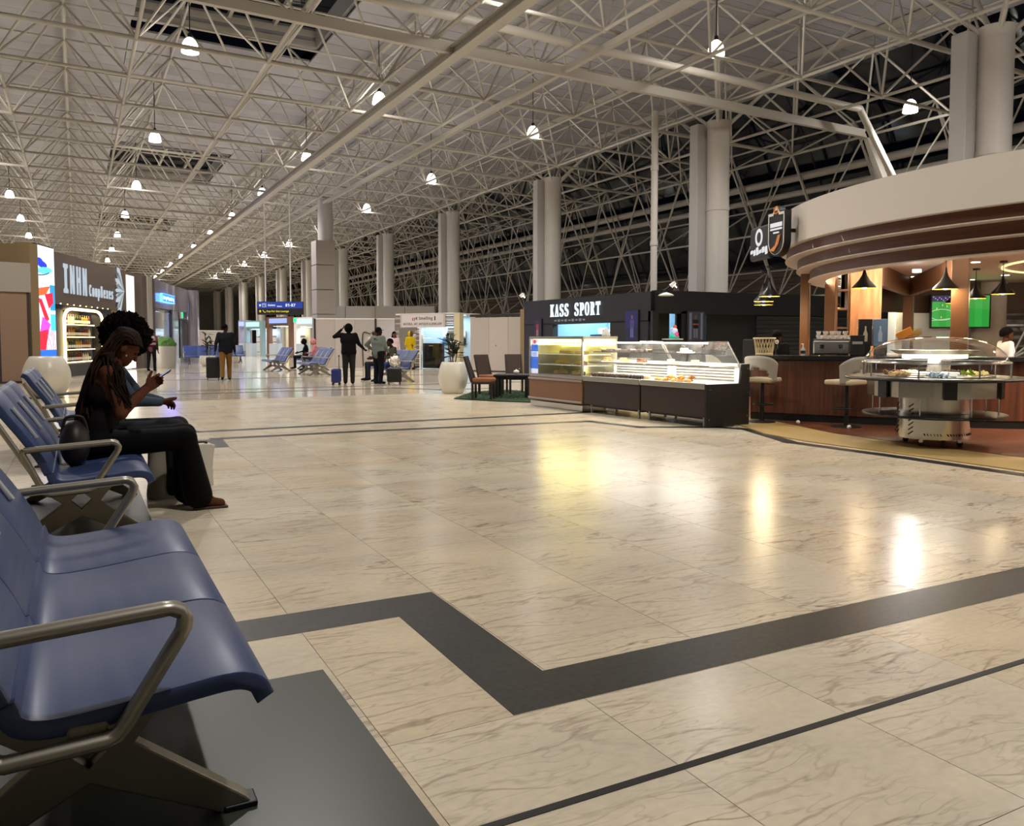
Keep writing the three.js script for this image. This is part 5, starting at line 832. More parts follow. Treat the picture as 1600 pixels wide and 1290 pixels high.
  part(fl, 'ledge', bx(0.6, 0.03, 0.2), M.white, [-0.05, -0.015, 0]); part(fl, 'base', lathe([[0.001, 0], [0.14, 0], [0.15, 0.06], [0.1, 0.12], [0.001, 0.13]], 18), fc[0]); part(fl, 'petal', sph(0.06), fc[1], [0.05, 0.14, 0.05]); part(fl, 'petal', sph(0.055), fc[1], [0.0, 0.09, 0.12]); part(fl, 'body', sph(0.09), fc[2], [0.02, 0.22, 0]); part(fl, 'petal', sph(0.05), fc[3], [0.03, 0.34, 0]); part(fl, 'petal', sph(0.035), fc[4], [-0.07, 0.28, 0]); part(fl, 'support', bx(0.5, 1.28, 0.12), M.shopBlack, [-0.05, -0.67, 0]);
  const sp = thing('loudspeaker', 'tall dark loudspeaker standing by the black shutters', 'speaker', [13.5, 0, -13.9], 0.5); part(sp, 'cabinet', rb(0.42, 1.1, 0.36, 0.02), M.darkGrey, [0, 0.75, 0]); part(sp, 'stand', cyl(0.16, 0.2, 0.2, 16), M.black, [0, 0.1, 0]); part(sp, 'badge', bx(0.06, 0.1, 0.01), M.white, [-0.08, 0.85, 0.182]); part(sp, 'woofer', cyl(0.13, 0.13, 0.02, 20), M.black, [0, 0.5, 0.18], [PI / 2, 0, 0]);
  // track lights above
  for (const [lab, p] of [['small spot lamp above the left end of the black shop', [14.3, 2.9, -26.3]], ['small spot lamp above the corner of the black shop', [14.9, 2.85, -18.5]]]) { const l = thing('spot_lamp', lab, 'lamp', p, 0.6); part(l, 'body', cyl(0.05, 0.07, 0.16, 14), M.white, [0, 0, 0], [0.9, 0, 0]); part(l, 'lens', cyl(0.06, 0.06, 0.01, 14), M.coolStrip, [0, -0.055, 0.07], [0.9, 0, 0]); bar(l, 'arm', [0, 0, 0], [0.1, -0.28, -0.2], 0.012, M.darkMetal); }
  const dp = thing('dish_lamp', 'flat white dish lamp on the black shop fascia', 'lamp', [14.42, 2.5, -18.2]); part(dp, 'dish', lathe([[0.001, 0.1], [0.05, 0.09], [0.2, 0.03], [0.22, 0], [0.001, 0.01]], 20), M.white); bar(dp, 'arm', [0, 0.08, 0], [0.1, 0.1, -0.5], 0.012, M.darkMetal);
}

// ---------- pastry display cases ----------
const foodBase = {};
{
  std('caseTan', 0x7d5538, 0.35); std('caseBrown', 0x2a1e1b, 0.45); M.steel = new THREE.MeshPhysicalMaterial({ color: 0xb7b6b1, metalness: 0.9, roughness: 0.28 });
  glow('stripYellow', 0xfff2a6, 3); glow('stripWhite', 0xf4faff, 3); std('innerWhite', 0xe8eae4, 0.5); std('innerYellow', 0xe4e0b4, 0.55); std('bluePrint', 0x2f66c8, 0.5);
  const ang = Math.atan2(8.11 - 7.86, 14.18 - 9.28); // slight turn of the whole run
  // local: z 0 at near end going to -len, x 0 front face .. +depth; front faces the hall (-x)
  const placeRun = (z0) => [8.11 - (9.28 + z0 < 0 ? 0 : 0) - Math.tan(ang) * (-9.28 - z0), 0, z0];
  const caseThing = (label, z0) => thing('display_case', label, 'display case', placeRun(z0), ang, 'pastry display cases');
  // tall cake case, farthest
  const c1 = caseThing('tall lit cake case with tan panel base, farthest of the three', -12.38), L1 = 1.8;
  part(c1, 'plinth', bx(0.75, 0.1, L1 - 0.05), M.chrome, [0.4, 0.06, -L1 / 2]); part(c1, 'base_panel', rb(0.8, 0.46, L1, 0.015), M.caseTan, [0.4, 0.36, -L1 / 2]); part(c1, 'trim', bx(0.02, 0.035, L1), M.steel, [-0.008, 0.55, -L1 / 2]); part(c1, 'trim', bx(0.02, 0.03, L1), M.steel, [-0.008, 0.17, -L1 / 2]);
  part(c1, 'deck', bx(0.78, 0.05, L1), M.steel, [0.4, 0.615, -L1 / 2]); part(c1, 'roof', bx(0.78, 0.05, L1), M.steel, [0.4, 1.33, -L1 / 2]);
  for (const z of [-0.02, -L1 + 0.02]) for (const x of [0.02, 0.77]) part(c1, 'post', bx(0.035, 0.7, 0.035), M.steel, [x, 0.97, z]);
  part(c1, 'front_glass', bx(0.006, 0.68, L1 - 0.06), M.glass, [0.012, 0.97, -L1 / 2]); part(c1, 'end_glass', bx(0.74, 0.68, 0.006), M.glass, [0.4, 0.97, -0.008]); part(c1, 'back_panel', bx(0.02, 0.68, L1), M.innerYellow, [0.76, 0.97, -L1 / 2]); part(c1, 'end_panel', bx(0.74, 0.68, 0.02), M.innerYellow, [0.4, 0.97, -L1 + 0.03]);
  part(c1, 'light_strip', bx(0.05, 0.03, L1 - 0.1), M.stripYellow, [0.1, 1.29, -L1 / 2]); part(c1, 'light_post', bx(0.03, 0.64, 0.05), M.stripYellow, [0.7, 0.97, -L1 * 0.5]); rectLight(c1, 0xfff0a0, 48, L1 - 0.2, 0.5, [0.38, 1.28, -L1 / 2], [0.38, 0.6, -L1 / 2]).rotateZ(PI / 2);
  const blue = canvasTex(64, 256, (c, w, h) => { c.fillStyle = '#dfe6ff'; c.fillRect(0, 0, w, h); c.fillStyle = '#2f6fe0'; c.fillRect(0, 40, w, 50); c.fillRect(0, 130, w, 90); c.fillStyle = '#e0485a'; c.beginPath(); c.arc(32, 18, 14, 0, 7); c.fill(); c.fillStyle = '#6a8be8'; for (let k = 0; k < 5; k++) c.fillRect(8 + k * 10, 96, 5, 30); }); part(c1, 'printed_strip', bx(0.008, 0.66, 0.24), new THREE.MeshStandardMaterial({ map: blue, roughness: 0.5, emissive: 0xffffff, emissiveMap: blue, emissiveIntensity: 0.45 }), [0.03, 0.97, -L1 + 0.17]);
  for (const y of [0.82, 1.02, 1.2]) part(c1, 'shelf', bx(0.6, 0.01, L1 - 0.1), M.innerWhite, [0.4, y, -L1 / 2]);
  c1.updateMatrixWorld(true); foodBase.c1 = c1; foodBase.L1 = L1;
  // two slanted counters
  const low = (label, z0, L, end) => {
    const c = caseThing(label, z0);
    part(c, 'base_panel', rb(0.72, 0.42, L - 0.01, 0.01), M.caseBrown, [0.37, 0.36, -L / 2]); part(c, 'steel_band', rb(0.03, 0.09, L - 0.01, 0.01), M.steel, [0.0, 0.61, -L / 2]); part(c, 'deck', bx(0.72, 0.05, L - 0.01), M.steel, [0.37, 0.6, -L / 2]);
    part(c, 'rear_body', bx(0.12, 0.6, L - 0.01), M.innerWhite, [0.74, 0.62, -L / 2]); part(c, 'rear_counter', bx(0.22, 0.03, L), M.white, [0.75, 0.915, -L / 2]);
    const prof = (a, b) => { const d = V(b[0] - a[0], b[1] - a[1], 0), len = d.length(); return [bx(0.007, len, L - 0.02), [(a[0] + b[0]) / 2, (a[1] + b[1]) / 2, -L / 2], [0, 0, Math.atan2(-(d.x), d.y)]]; };
    part(c, 'front_glass', ...((q) => [q[0], M.glass, q[1], q[2]])(prof([0.01, 0.65], [0.01, 1.26]))); part(c, 'rear_glass', ...((q) => [q[0], M.glass, q[1], q[2]])(prof([0.66, 0.93], [0.45, 1.26]))); part(c, 'top_glass', bx(0.44, 0.008, L - 0.02), M.glass, [0.23, 1.268, -L / 2]);
    const eg = new THREE.ExtrudeGeometry(new THREE.Shape([[0.01, 0.65], [0.68, 0.65], [0.68, 0.92], [0.45, 1.265], [0.01, 1.265]].map(([x, y]) => new THREE.Vector2(x, y))), { depth: 0.006, bevelEnabled: false }); for (const z of end ? [-0.008, -L] : [-L]) part(c, 'end_glass', eg, M.glass, [0, 0, z]);
    for (const z of [-0.012, -L + 0.012]) { bar(c, 'frame_bar', [0.45, 1.262, z], [0.7, 0.92, z], 0.011, M.chrome); bar(c, 'frame_bar', [0.01, 1.265, z], [0.45, 1.265, z], 0.009, M.chrome); }
    part(c, 'light_strip', bx(0.04, 0.025, L - 0.06), M.stripWhite, [0.05, 1.245, -L / 2]); rectLight(c, 0xfff8ea, 22, L - 0.2, 0.35, [0.27, 1.23, -L / 2], [0.28, 0.6, -L / 2]).rotateZ(PI / 2);
    part(c, 'glass_shelf', bx(0.42, 0.008, L - 0.06), M.glass, [0.3, 0.9, -L / 2]); part(c, 'shelf_edge', bx(0.012, 0.014, L - 0.06), M.chrome, [0.09, 0.9, -L / 2]); part(c, 'shelf_edge', bx(0.012, 0.014, L - 0.06), M.chrome, [0.2, 1.08, -L / 2]); part(c, 'glass_shelf', bx(0.3, 0.008, L - 0.06), M.glass, [0.35, 1.08, -L / 2]);
    part(c, 'tray', bx(0.56, 0.015, L - 0.06), M.innerWhite, [0.34, 0.633, -L / 2]);
    part(c, 'under_frame', bx(0.6, 0.04, L - 0.1), M.darkMetal, [0.4, 0.13, -L / 2]); for (const z of [-0.12, -L + 0.12]) for (const x of [0.1, 0.66]) { bar(c, 'foot', [x, 0, z], [x, 0.14, z], 0.022, M.alu); }
    for (let k = 0; k < 5; k++) part(c, 'louvre', bx(0.012, 0.018, L - 0.2), M.alu, [0.676, 0.68 + k * 0.045, -L / 2]);
    c.updateMatrixWorld(true); return c;
  };
  const c2 = low('middle pastry counter with slanted glass and dark brown base', -10.8, 1.55, false), c3 = low('nearest pastry counter with slanted glass and black end panel', -9.3, 1.48, true);
  const side = new THREE.ExtrudeGeometry(new THREE.Shape([[-0.02, 0.02], [0.86, 0.02], [0.86, 0.93], [0.72, 0.93], [0.66, 0.64], [-0.02, 0.64]].map(([x, y]) => new THREE.Vector2(x, y))), { depth: 0.035, bevelEnabled: false }); part(c3, 'end_panel', side, M.black, [0, 0, 0.002]); for (const [x, y] of [[0.06, 0.56], [0.04, 0.12], [0.82, 0.86], [0.82, 0.5], [0.82, 0.15]]) part(c3, 'screw', cyl(0.008, 0.008, 0.006, 8), M.alu, [x, y, 0.04], [PI / 2, 0, 0]);
  bar(c3, 'hinge_rod', [0.3, 1.06, -0.1], [0.5, 1.06, -0.1], 0.008, M.chrome);
  foodBase.c2 = c2; foodBase.c3 = c3;
  const W = (c, x, y, z) => c.localToWorld(V(x, y, z)).toArray();
  const ORD = ['first', 'second', 'third', 'fourth', 'fifth', 'sixth', 'seventh', 'eighth', 'ninth', 'tenth', 'eleventh', 'twelfth', 'thirteenth', 'fourteenth', 'fifteenth', 'sixteenth', 'seventeenth', 'eighteenth'];
  const fm = (c) => cg('food' + c, () => new THREE.MeshStandardMaterial({ color: c, roughness: 0.7 }));
  const plateG = lathe([[0.001, 0], [0.08, 0], [0.12, 0.012], [0.118, 0.016], [0.078, 0.006], [0.001, 0.006]], 24);
  // cakes and plates in the tall case
  const cake = (label, pos, r, h, body, top) => { const o = thing('cake', label, 'cake', pos, 0, 'cakes in the tall case'); part(o, 'plate', plateG, M.white, null, null, [r / 0.1, 1, r / 0.1]); part(o, 'sponge', cyl(r, r, h, 24), fm(body), [0, h / 2 + 0.008, 0]); part(o, 'icing', lathe([[0.001, h * 0.3], [r * 0.6, h * 0.26], [r * 1.0, h * 0.1], [r * 1.02, 0], [0.001, 0]], 24), fm(top), [0, h + 0.006, 0]); for (let k = 0; k < 6; k++) part(o, 'topping', sph(0.013, 8, 6), fm(top), [Math.cos(k * 1.05) * r * 0.7, h * 1.2 + 0.008, Math.sin(k * 1.05) * r * 0.7]); };
  [[0.85, -0.55, 'yellow cream cake on the lowest shelf of the tall case, near end', 0xe0c65a], [0.825, -1.15, 'large yellow cake on the lowest shelf of the tall case', 0xe8cf3a], [1.025, -0.5, 'pale cake on the middle shelf of the tall case, near end', 0xe9dfa8], [1.025, -1.0, 'cream cake on the middle shelf of the tall case', 0xefe2a0], [0.645, -0.6, 'flat pale cake on the floor of the tall case, near end', 0xd9c98a], [0.645, -1.2, 'flat pale cake on the floor of the tall case, far end', 0xe3d28e]].forEach(([y, z, lab, col], i) => cake(lab, W(c1, 0.35, [0.825, 0.825, 1.025, 1.025, 0.64, 0.64][i], z), 0.13, 0.05, 0xcaa65a, col));
  for (let k = 0; k < 9; k++) { const o = thing('cupcake', `${ORD[k]} dark cupcake from the near end on the top shelf of the tall case`, 'cupcake', W(c1, 0.3, 1.205, -0.25 - k * 0.15), 0, 'cupcakes in the tall case'); part(o, 'cup', cyl(0.035, 0.026, 0.035, 14), fm(0x3a2416), [0, 0.018, 0]); part(o, 'icing', sph(0.034, 12, 8), fm(0xe2d68a), [0, 0.04, 0], null, [1, 0.6, 1]); }
  // muffins in the middle counter
  for (let r = 0; r < 2; r++) for (let k = 0; k < 15; k++) { const o = thing('muffin', `${ORD[k]} ${r ? 'pale iced bun of the rear row' : 'chocolate muffin of the front row'} in the middle pastry counter`, 'muffin', W(c2, 0.14 + r * 0.14, 0.641, -0.12 - k * 0.094), 0, r ? 'iced buns' : 'chocolate muffins'); part(o, 'cup', cyl(0.04, 0.03, 0.045, 14), fm(r ? 0xc79a5a : 0x2b1a10), [0, 0.0225, 0]); part(o, 'top', sph(0.042, 12, 8), fm(r ? 0xeadfca : 0x3b2616), [0, 0.05, 0], null, [1, 0.65, 1]); }
  for (let k = 0; k < 10; k++) { const o = thing('brownie', `${ORD[k]} brownie from the near end on the upper shelf of the middle counter`, 'brownie', W(c2, 0.32, 1.085, -0.15 - k * 0.135), 0, 'brownies on the upper shelf'); part(o, 'slab', rb(0.08, 0.04, 0.08, 0.01), fm(0x2c1a12), [0, 0.02, 0]); part(o, 'glaze', rb(0.076, 0.012, 0.076, 0.005), fm(k % 3 ? 0x160d08 : 0xb98a5c), [0, 0.044, 0]); }
  const pie = (lab, c, x, y, z, col) => { const o = thing('pastry_plate', lab, 'pastry', W(c, x, y, z), 0, 'plates of pastries'); part(o, 'plate', plateG, M.white, null, null, [1.2, 1, 1.2]); for (let k = 0; k < 7; k++) part(o, 'pastry', rb(0.07, 0.035, 0.045, 0.015, 2), fm(col), [Math.cos(k * 0.9) * 0.07 * (k ? 1 : 0), 0.03 + (k > 4 ? 0.03 : 0), Math.sin(k * 0.9) * 0.07 * (k ? 1 : 0)], [0, k, 0]); };
  pie('plate of brown pastries on the middle glass shelf, far end', c2, 0.3, 0.905, -1.2, 0xa8743c); pie('plate of biscuits on the middle glass shelf, centre', c2, 0.3, 0.905, -0.75, 0xc79a5e); pie('plate of rolls on the middle glass shelf, near end', c2, 0.3, 0.905, -0.3, 0x6e4422); pie('plate of sandwiches on the glass shelf of the nearest counter', c3, 0.3, 0.905, -0.5, 0xd9a982); pie('plate of pale rolls on the glass shelf of the nearest counter, far end', c3, 0.3, 0.905, -1.05, 0xe2c49a); pie('plate of meat rolls on the top shelf of the nearest counter', c3, 0.35, 1.085, -0.8, 0xd48a70);
  // croissants
  const cro = (() => { const g = new THREE.TubeGeometry(new THREE.CatmullRomCurve3([V(-0.06, 0, 0.03), V(-0.035, 0.005, -0.005), V(0, 0.008, -0.018), V(0.035, 0.005, -0.005), V(0.06, 0, 0.03)]), 20, 0.03, 10), p = g.attributes.position; for (let i = 0; i < p.count; i++) { const s = Math.floor(i / 11) / 20, cx = [V(-0.06, 0, 0.03), V(-0.035, 0.005, -0.005), V(0, 0.008, -0.018), V(0.035, 0.005, -0.005), V(0.06, 0, 0.03)], c = new THREE.CatmullRomCurve3(cx).getPointAt(s), w = (0.25 + 0.75 * Math.sin(PI * s)) * (1 + 0.1 * Math.sin(s * 44)); p.setXYZ(i, c.x + (p.getX(i) - c.x) * w, c.y + (p.getY(i) - c.y) * w, c.z + (p.getZ(i) - c.z) * w); } g.computeVertexNormals(); return g; })();
  std('croissant', 0xc2742a, 0.5); std('croissantB', 0xd79a4f, 0.5);
  for (let k = 0; k < 14; k++) { const lay = k < 9 ? 0 : 1; const o = thing('croissant', `${ORD[k]} golden croissant of the pile in the nearest counter, counted from its near end`, 'croissant', W(c3, 0.13 + (k % 2) * 0.1 + lay * 0.03, 0.665 + lay * 0.045, -0.52 - (lay ? (k - 9) * 0.12 + 0.05 : k * 0.085)), rr(0, 6), 'croissant pile'); part(o, 'crust', cro, k % 2 ? M.croissant : M.croissantB); }
  const ic = thing('ice_cream_model', 'giant ice cream cone model behind the tall cake case', 'model', [9.12, 0.952, -13.35]); part(ic, 'cone', cyl(0.07, 0.04, 0.2, 18), fm(0xb07a42), [0, 0.3, 0]); part(ic, 'swirl', lathe([[0.001, 0.2], [0.02, 0.17], [0.05, 0.13], [0.055, 0.1], [0.08, 0.06], [0.085, 0.02], [0.07, 0], [0.001, 0]], 18), M.white, [0, 0.4, 0]); part(ic, 'stand', cyl(0.03, 0.05, 0.2, 12), M.white, [0, 0.1, 0]);
  const ct = thing('back_counter', 'pale service counter behind the tall cake case', 'counter', [9.15, 0, -13.1]); part(ct, 'body', rb(0.4, 0.92, 1.6, 0.01), M.innerYellow, [0, 0.46, 0]); part(ct, 'top', rb(0.46, 0.03, 1.66, 0.01), M.steel, [0, 0.935, 0]);
}

// ---------- round bar pavilion ----------
const BC = [16.5, -6.7];
{
  const woodTex = dataTex(512, 512, (u, v) => { const g = fbm(u * 3 + 0.6 * fbm(u * 4, v * 2, 4, 2, 2), v * 60, 3, 60, 4), s = 1 + 0.5 * g; return [88 * s, 49 * s, 32 * s].map(x => Math.max(0, Math.min(255, x))); });
  const plyTex = dataTex(512, 512, (u, v) => { const g = fbm(u * 8 + fbm(u * 3, v * 3, 3, 3, 3), v * 6, 8, 6, 4), s = 1 + 0.3 * g; return [182 * s, 124 * s, 84 * s].map(x => Math.max(0, Math.min(255, x))); });
  M.wood = new THREE.MeshPhysicalMaterial({ map: woodTex, roughness: 0.4, clearcoat: 0.2 }); M.woodV = new THREE.MeshPhysicalMaterial({ map: (() => { const t = woodTex.clone(); t.rotation = PI / 2; t.needsUpdate = true; return t; })(), roughness: 0.4, clearcoat: 0.15 });
  M.ply = new THREE.MeshStandardMaterial({ map: plyTex, roughness: 0.6 }); std('postWood', 0x6e4a30, 0.5); std('fasciaCream', 0xd6cec3, 0.6); std('soffit', 0xd8d2c6, 0.7); std('laminate', 0xa98d57, 0.5); std('bulkBrown', 0x4a362a, 0.6);
  const parquetTex = dataTex(512, 512, (u, v) => { const row = Math.floor(v * 8), k = Math.floor(u * 3 + row * 0.37), t = ((k * 37 + row * 91) % 17) / 17, g = fbm(u * 6, v * 80, 6, 80, 3), s = 0.85 + 0.25 * t + 0.35 * g, e = (v * 8) % 1 < 0.03 ? 0.6 : 1; return [104 * s * e, 60 * s * e, 38 * s * e].map(x => Math.max(0, Math.min(255, x))); });
  M.parquet = new THREE.MeshStandardMaterial({ map: parquetTex, roughness: 0.35 });
  // floor of the bar
  const bf = thing('bar_floor', 'raised tan laminate and dark wood floor around the bar', 'floor covering');
  const outer = [[8.75, -9.2], [8.3, -8.3], [8.16, -7.4], [8.2, -6.0], [8.2, -3], [8.6, 0.5], [24, 0.5], [24, -14.2], [12, -14.2], [10, -11.8]];
  part(bf, 'laminate_base', metricUV(polySlab(outer, 0.0, 0.014)), M.laminate); part(bf, 'parquet', metricUV(polySlab([[9.95, -10.45], [9.6, -9.2], [9.15, -7.9], [9.05, -6.7], [9.2, -3], [9.6, 0.2], [23.5, 0.2], [23.5, -13.8], [12.2, -13.8], [10.5, -11.5]], 0.0, 0.018), 0.6, 0.6), M.parquet);
  // canopy rings
  const cn = thing('bar_canopy', 'large round cream canopy with stepped wooden rings over the bar', 'canopy', [BC[0], 0, BC[1]]);
  const ring = (name, r0, r1, y0, y1, m, seg = 128) => part(cn, name, (() => { const g = lathe([[r0, y0], [r1, y0], [r1, y1], [r0, y1], [r0, y0]], seg), p = g.attributes.position, u = g.attributes.uv; for (let i = 0; i < p.count; i++) { const a = Math.atan2(p.getZ(i), p.getX(i)); u.setXY(i, u.getX(i) * 14, p.getY(i) * 1.6 + Math.hypot(p.getX(i), p.getZ(i))); } return toCreasedNormals(g, 0.6); })(), m);
  ring('fascia', 6.62, 6.72, 2.93, 3.47, M.fasciaCream); ring('fascia_top', 5.2, 6.72, 3.47, 3.52, M.fasciaCream);
  ring('ledge', 6.5, 6.72, 2.915, 2.93, M.fasciaCream); ring('wood_band', 6.54, 6.6, 2.76, 2.918, M.wood); ring('ledge', 6.28, 6.62, 2.745, 2.76, M.fasciaCream); ring('wood_band', 6.34, 6.4, 2.58, 2.748, M.wood); ring('ledge', 6.06, 6.42, 2.565, 2.58, M.fasciaCream); ring('wood_band', 6.12, 6.18, 2.4, 2.568, M.wood); ring('ledge', 5.9, 6.2, 2.385, 2.402, M.fasciaCream);
  part(cn, 'ceiling_disc', cyl(6.12, 6.12, 0.05, 96), M.soffit, [0, 2.64, 0]); part(cn, 'roof_disc', cyl(6.6, 6.6, 0.04, 96), M.fasciaCream, [0, 3.5, 0]);
  glow('downGlow', 0xfff2dc, 4); glow('coveGlow', 0xffe39a, 1.6);
  const dl = [];
  for (const [r, n, o] of [[2.2, 8, 0.3], [3.6, 12, 0.1], [4.8, 16, 0.2]]) for (let k = 0; k < n; k++) { const a = o + k * 2 * PI / n; if (Math.cos(a) > 0.55) continue; dl.push([r * Math.cos(a), r * Math.sin(a)]); }
  dl.forEach(([x, z], i) => { part(cn, 'downlight', cyl(0.075, 0.075, 0.012, 16), M.downGlow, [x, 2.61, z]); if (i % 3 === 0) { const l = new THREE.SpotLight(0xfff0dc, 40, 0, 1.15, 0.6, 2); l.castShadow = true; l.shadow.radius = 3; l.position.set(x, 2.59, z); l.target.position.set(x, 0, z); cn.add(l, l.target); } });
  glow('coveStrip', 0xffeccc, 2.2); ring('cove_strip', 5.93, 5.97, 2.405, 2.42, M.coveStrip); for (let k = 0; k < 14; k++) { const t = k * PI / 7; rectLight(cn, 0xffeccc, 60, 2.3, 0.06, [5.9 * Math.cos(t), 2.43, 5.9 * Math.sin(t)], [4.6 * Math.cos(t), 3.0, 4.6 * Math.sin(t)]); }
  ring('cove_light', 2.9, 2.94, 2.585, 2.61, M.coveGlow);
  part(cn, 'spot_light', cyl(0.07, 0.07, 0.05, 16), M.downGlow, [-4.3, 2.42, -2.2]); pointLight(cn, 0xfff6ea, 5, [-4.35, 2.34, -2.2], 3);
  // far bulkhead under the ceiling
  const bk = new THREE.CylinderGeometry(5.9, 5.9, 0.75, 64, 1, true, PI * 0.62, PI * 0.75); M.bulkDouble = new THREE.MeshStandardMaterial({ color: 0x4a362a, roughness: 0.6, side: THREE.DoubleSide }); part(cn, 'bulkhead', lathe(Array.from([[5.55, 1.9], [5.62, 1.9], [5.62, 2.62], [5.55, 2.62], [5.55, 1.9]]), 96).clone().applyMatrix4(new THREE.Matrix4()), M.bulkBrown).visible = true;
  cn.children[cn.children.length - 1].geometry = (() => { const g = new THREE.LatheGeometry([[5.55, 1.9], [5.62, 1.9], [5.62, 2.62], [5.55, 2.62], [5.55, 1.9]].map(([x, y]) => new THREE.Vector2(x, y)), 60, PI * 0.62, PI * 0.62); return g; })();
  // posts
  const posts = [[12.3, -8.2, 0.24, 'thick wooden post nearest the food cart, right of the television'], [16.2, -12.0, 0.2, 'wooden post left of the television'], [13.2, -11.5, 0.2, 'wooden post behind the bar, second from the left'], [12.55, -11.55, 0.16, 'leftmost slim wooden post behind the bar']];
  for (const [x, z, w, lab] of posts) { const p = thing('wooden_post', lab, 'post', [x, 0, z], 0.5, 'wooden posts of the bar'); part(p, 'shaft', rb(w, 2.58, w, 0.01), M.postWood, [0, 1.29 + 0.02, 0]); part(p, 'foot_plate', rb(w + 0.05, 0.03, w + 0.05, 0.005), M.darkMetal, [0, 0.033, 0]); }
  const beam = (lab, a, b) => { const o = thing('wooden_beam', lab, 'beam'); const A = V(a[0], 2.42, a[1]), B = V(b[0], 2.42, b[1]), L = A.distanceTo(B); const m = part(o, 'board', bx(0.12, 0.36, L), M.postWood, A.clone().add(B).multiplyScalar(0.5).toArray()); m.lookAt(B); };
  beam('wooden beam from plywood pillar to the post left of the television', [12.6, -9.9], [16.1, -11.9]); beam('wooden beam between the two posts by the television', [16.1, -11.9], [12.4, -8.3]);
  // plywood pillar with shelf
  const pp = thing('plywood_pillar', 'warm lit plywood pillar with open shelf at its left side', 'pillar', [12.2, 0, -9.95], -0.85); part(pp, 'panel', rb(0.5, 2.58, 0.42, 0.01), M.ply, [0.05, 1.31, 0]);
  for (const x of [-0.42, -0.22]) part(pp, 'upright', bx(0.035, 1.75, 0.3), M.postWood, [x, 1.68, 0]); for (let k = 0; k < 6; k++) part(pp, 'shelf', bx(0.22, 0.03, 0.3), M.postWood, [-0.32, 0.84 + k * 0.33, 0]); for (const [x, y] of [[-0.04, 1.5], [0.14, 1.5]]) part(pp, 'wall_bulb', sph(0.03), M.warmStrip, [x, y, 0.23], null, [1, 1.4, 0.6]);
  const pl = new THREE.SpotLight(0xffd2a4, 3.2, 0, 0.7, 0.8, 2); pl.castShadow = true; pl.shadow.radius = 3; pl.position.set(0.05, 2.58, 0.75); pl.target.position.set(0.05, 1.3, 0.15); pp.add(pl, pl.target);
  // bar counter
  const ctr = thing('bar_counter', 'curved wooden bar counter with black top', 'bar counter');
  const arc = (off, n = 24) => { const A = [9.62, -9.95], B = [10.35, -8.7], C = [11.35, -7.45], D = [12.4, -6.6], c = new THREE.CatmullRomCurve3([A, B, C, D].map(([x, z]) => V(x, 0, z))), out = []; for (let k = 0; k <= n; k++) { const p = c.getPoint(k / n), t = c.getTangent(k / n); out.push([p.x - t.z * -off * -1 * -1, p.z + t.x * -off]); } return out; };
  const strip = (o0, o1) => { const a = arc(o0), b = arc(o1).reverse(); return [...a, ...b]; };
  const n = 22, f0 = arc(0, n), f1 = arc(0.04, n); // individual face boards
  for (let k = 0; k < n; k++) { const g = polySlab([f0[k], f0[k + 1], f1[k + 1], f1[k]].map(([x, z]) => [x, z]), 0.13, 0.97); part(ctr, 'face_board', metricUV(g, 0.4, 0.4, k * 0.37, 0, 'x'), M.woodV); }
  part(ctr, 'core', polySlab(strip(0.045, 0.5), 0.018, 0.98), M.darkGrey); part(ctr, 'kick_plate', polySlab(strip(0.01, 0.05), 0.018, 0.125), M.black); part(ctr, 'counter_top', polySlab(strip(-0.16, 0.62), 0.985, 1.045), new THREE.MeshPhysicalMaterial({ color: 0x1b1c1e, roughness: 0.2 }));
  // bar stools
  std('stoolCloth', 0x9b958a, 0.85); std('stoolSeat', 0xb9a98c, 0.8);
  let sp;
  const stool = (lab, pos, turn) => {
    if (sp) return copyThing(sp, lab, pos, turn);
    const o = sp = thing('bar_stool', lab, 'stool', pos, turn, 'grey bar stools');
    part(o, 'base', lathe([[0.001, 0.03], [0.03, 0.028], [0.2, 0.012], [0.215, 0], [0.001, 0]], 28), M.black); part(o, 'pole', cyl(0.028, 0.034, 0.6, 14), M.black, [0, 0.32, 0]); part(o, 'foot_ring', new THREE.TorusGeometry(0.15, 0.011, 8, 24), M.black, [0.05, 0.27, 0], [PI / 2, 0, 0]); bar(o, 'lever', [0, 0.6, 0], [0.08, 0.58, 0.16], 0.006, M.black);
    part(o, 'seat', rb(0.44, 0.075, 0.44, 0.03, 3), M.stoolSeat, [0.02, 0.655, 0]);
    // wrap-around back with arched opening
    const N = 24, pos_ = [], idx = [], rows = 9; const inside = (t, v) => Math.abs(t) < 0.62 && v < 0.52 * (1 - (t / 0.62) ** 2 * 0.35);
    const shell = (r) => { const g = []; for (let i = 0; i <= N; i++) for (let j = 0; j <= rows; j++) { const t = -1 + 2 * i / N, a = PI + t * 1.45, v = j / rows, R = r + 0.03 * v; g.push([R * Math.cos(a) * 0.95, 0.63 + 0.40 * v * (1 - 0.32 * Math.abs(t) ** 3), R * Math.sin(a)]); } return g; };
    const A = shell(0.245), B = shell(0.205), id = (i, j) => i * (rows + 1) + j, nA = A.length; [...A, ...B].forEach(p => pos_.push(...p)); const on = (i, j) => { if (i < 0 || j < 0 || i >= N || j >= rows) return false; const t = -1 + 2 * (i + 0.5) / N, v = (j + 0.5) / rows; return !inside(t, v); };
    for (let i = 0; i < N; i++) for (let j = 0; j < rows; j++) if (on(i, j)) { const a = id(i, j), b = id(i + 1, j), c = id(i + 1, j + 1), d = id(i, j + 1); idx.push(a, b, c, a, c, d, a + nA, c + nA, b + nA, a + nA, d + nA, c + nA); const edge = (p, q) => idx.push(p, q, q + nA, p, q + nA, p + nA); if (!on(i, j - 1)) edge(b, a); if (!on(i, j + 1)) edge(d, c); if (!on(i - 1, j)) edge(a, d); if (!on(i + 1, j)) edge(c, b); }
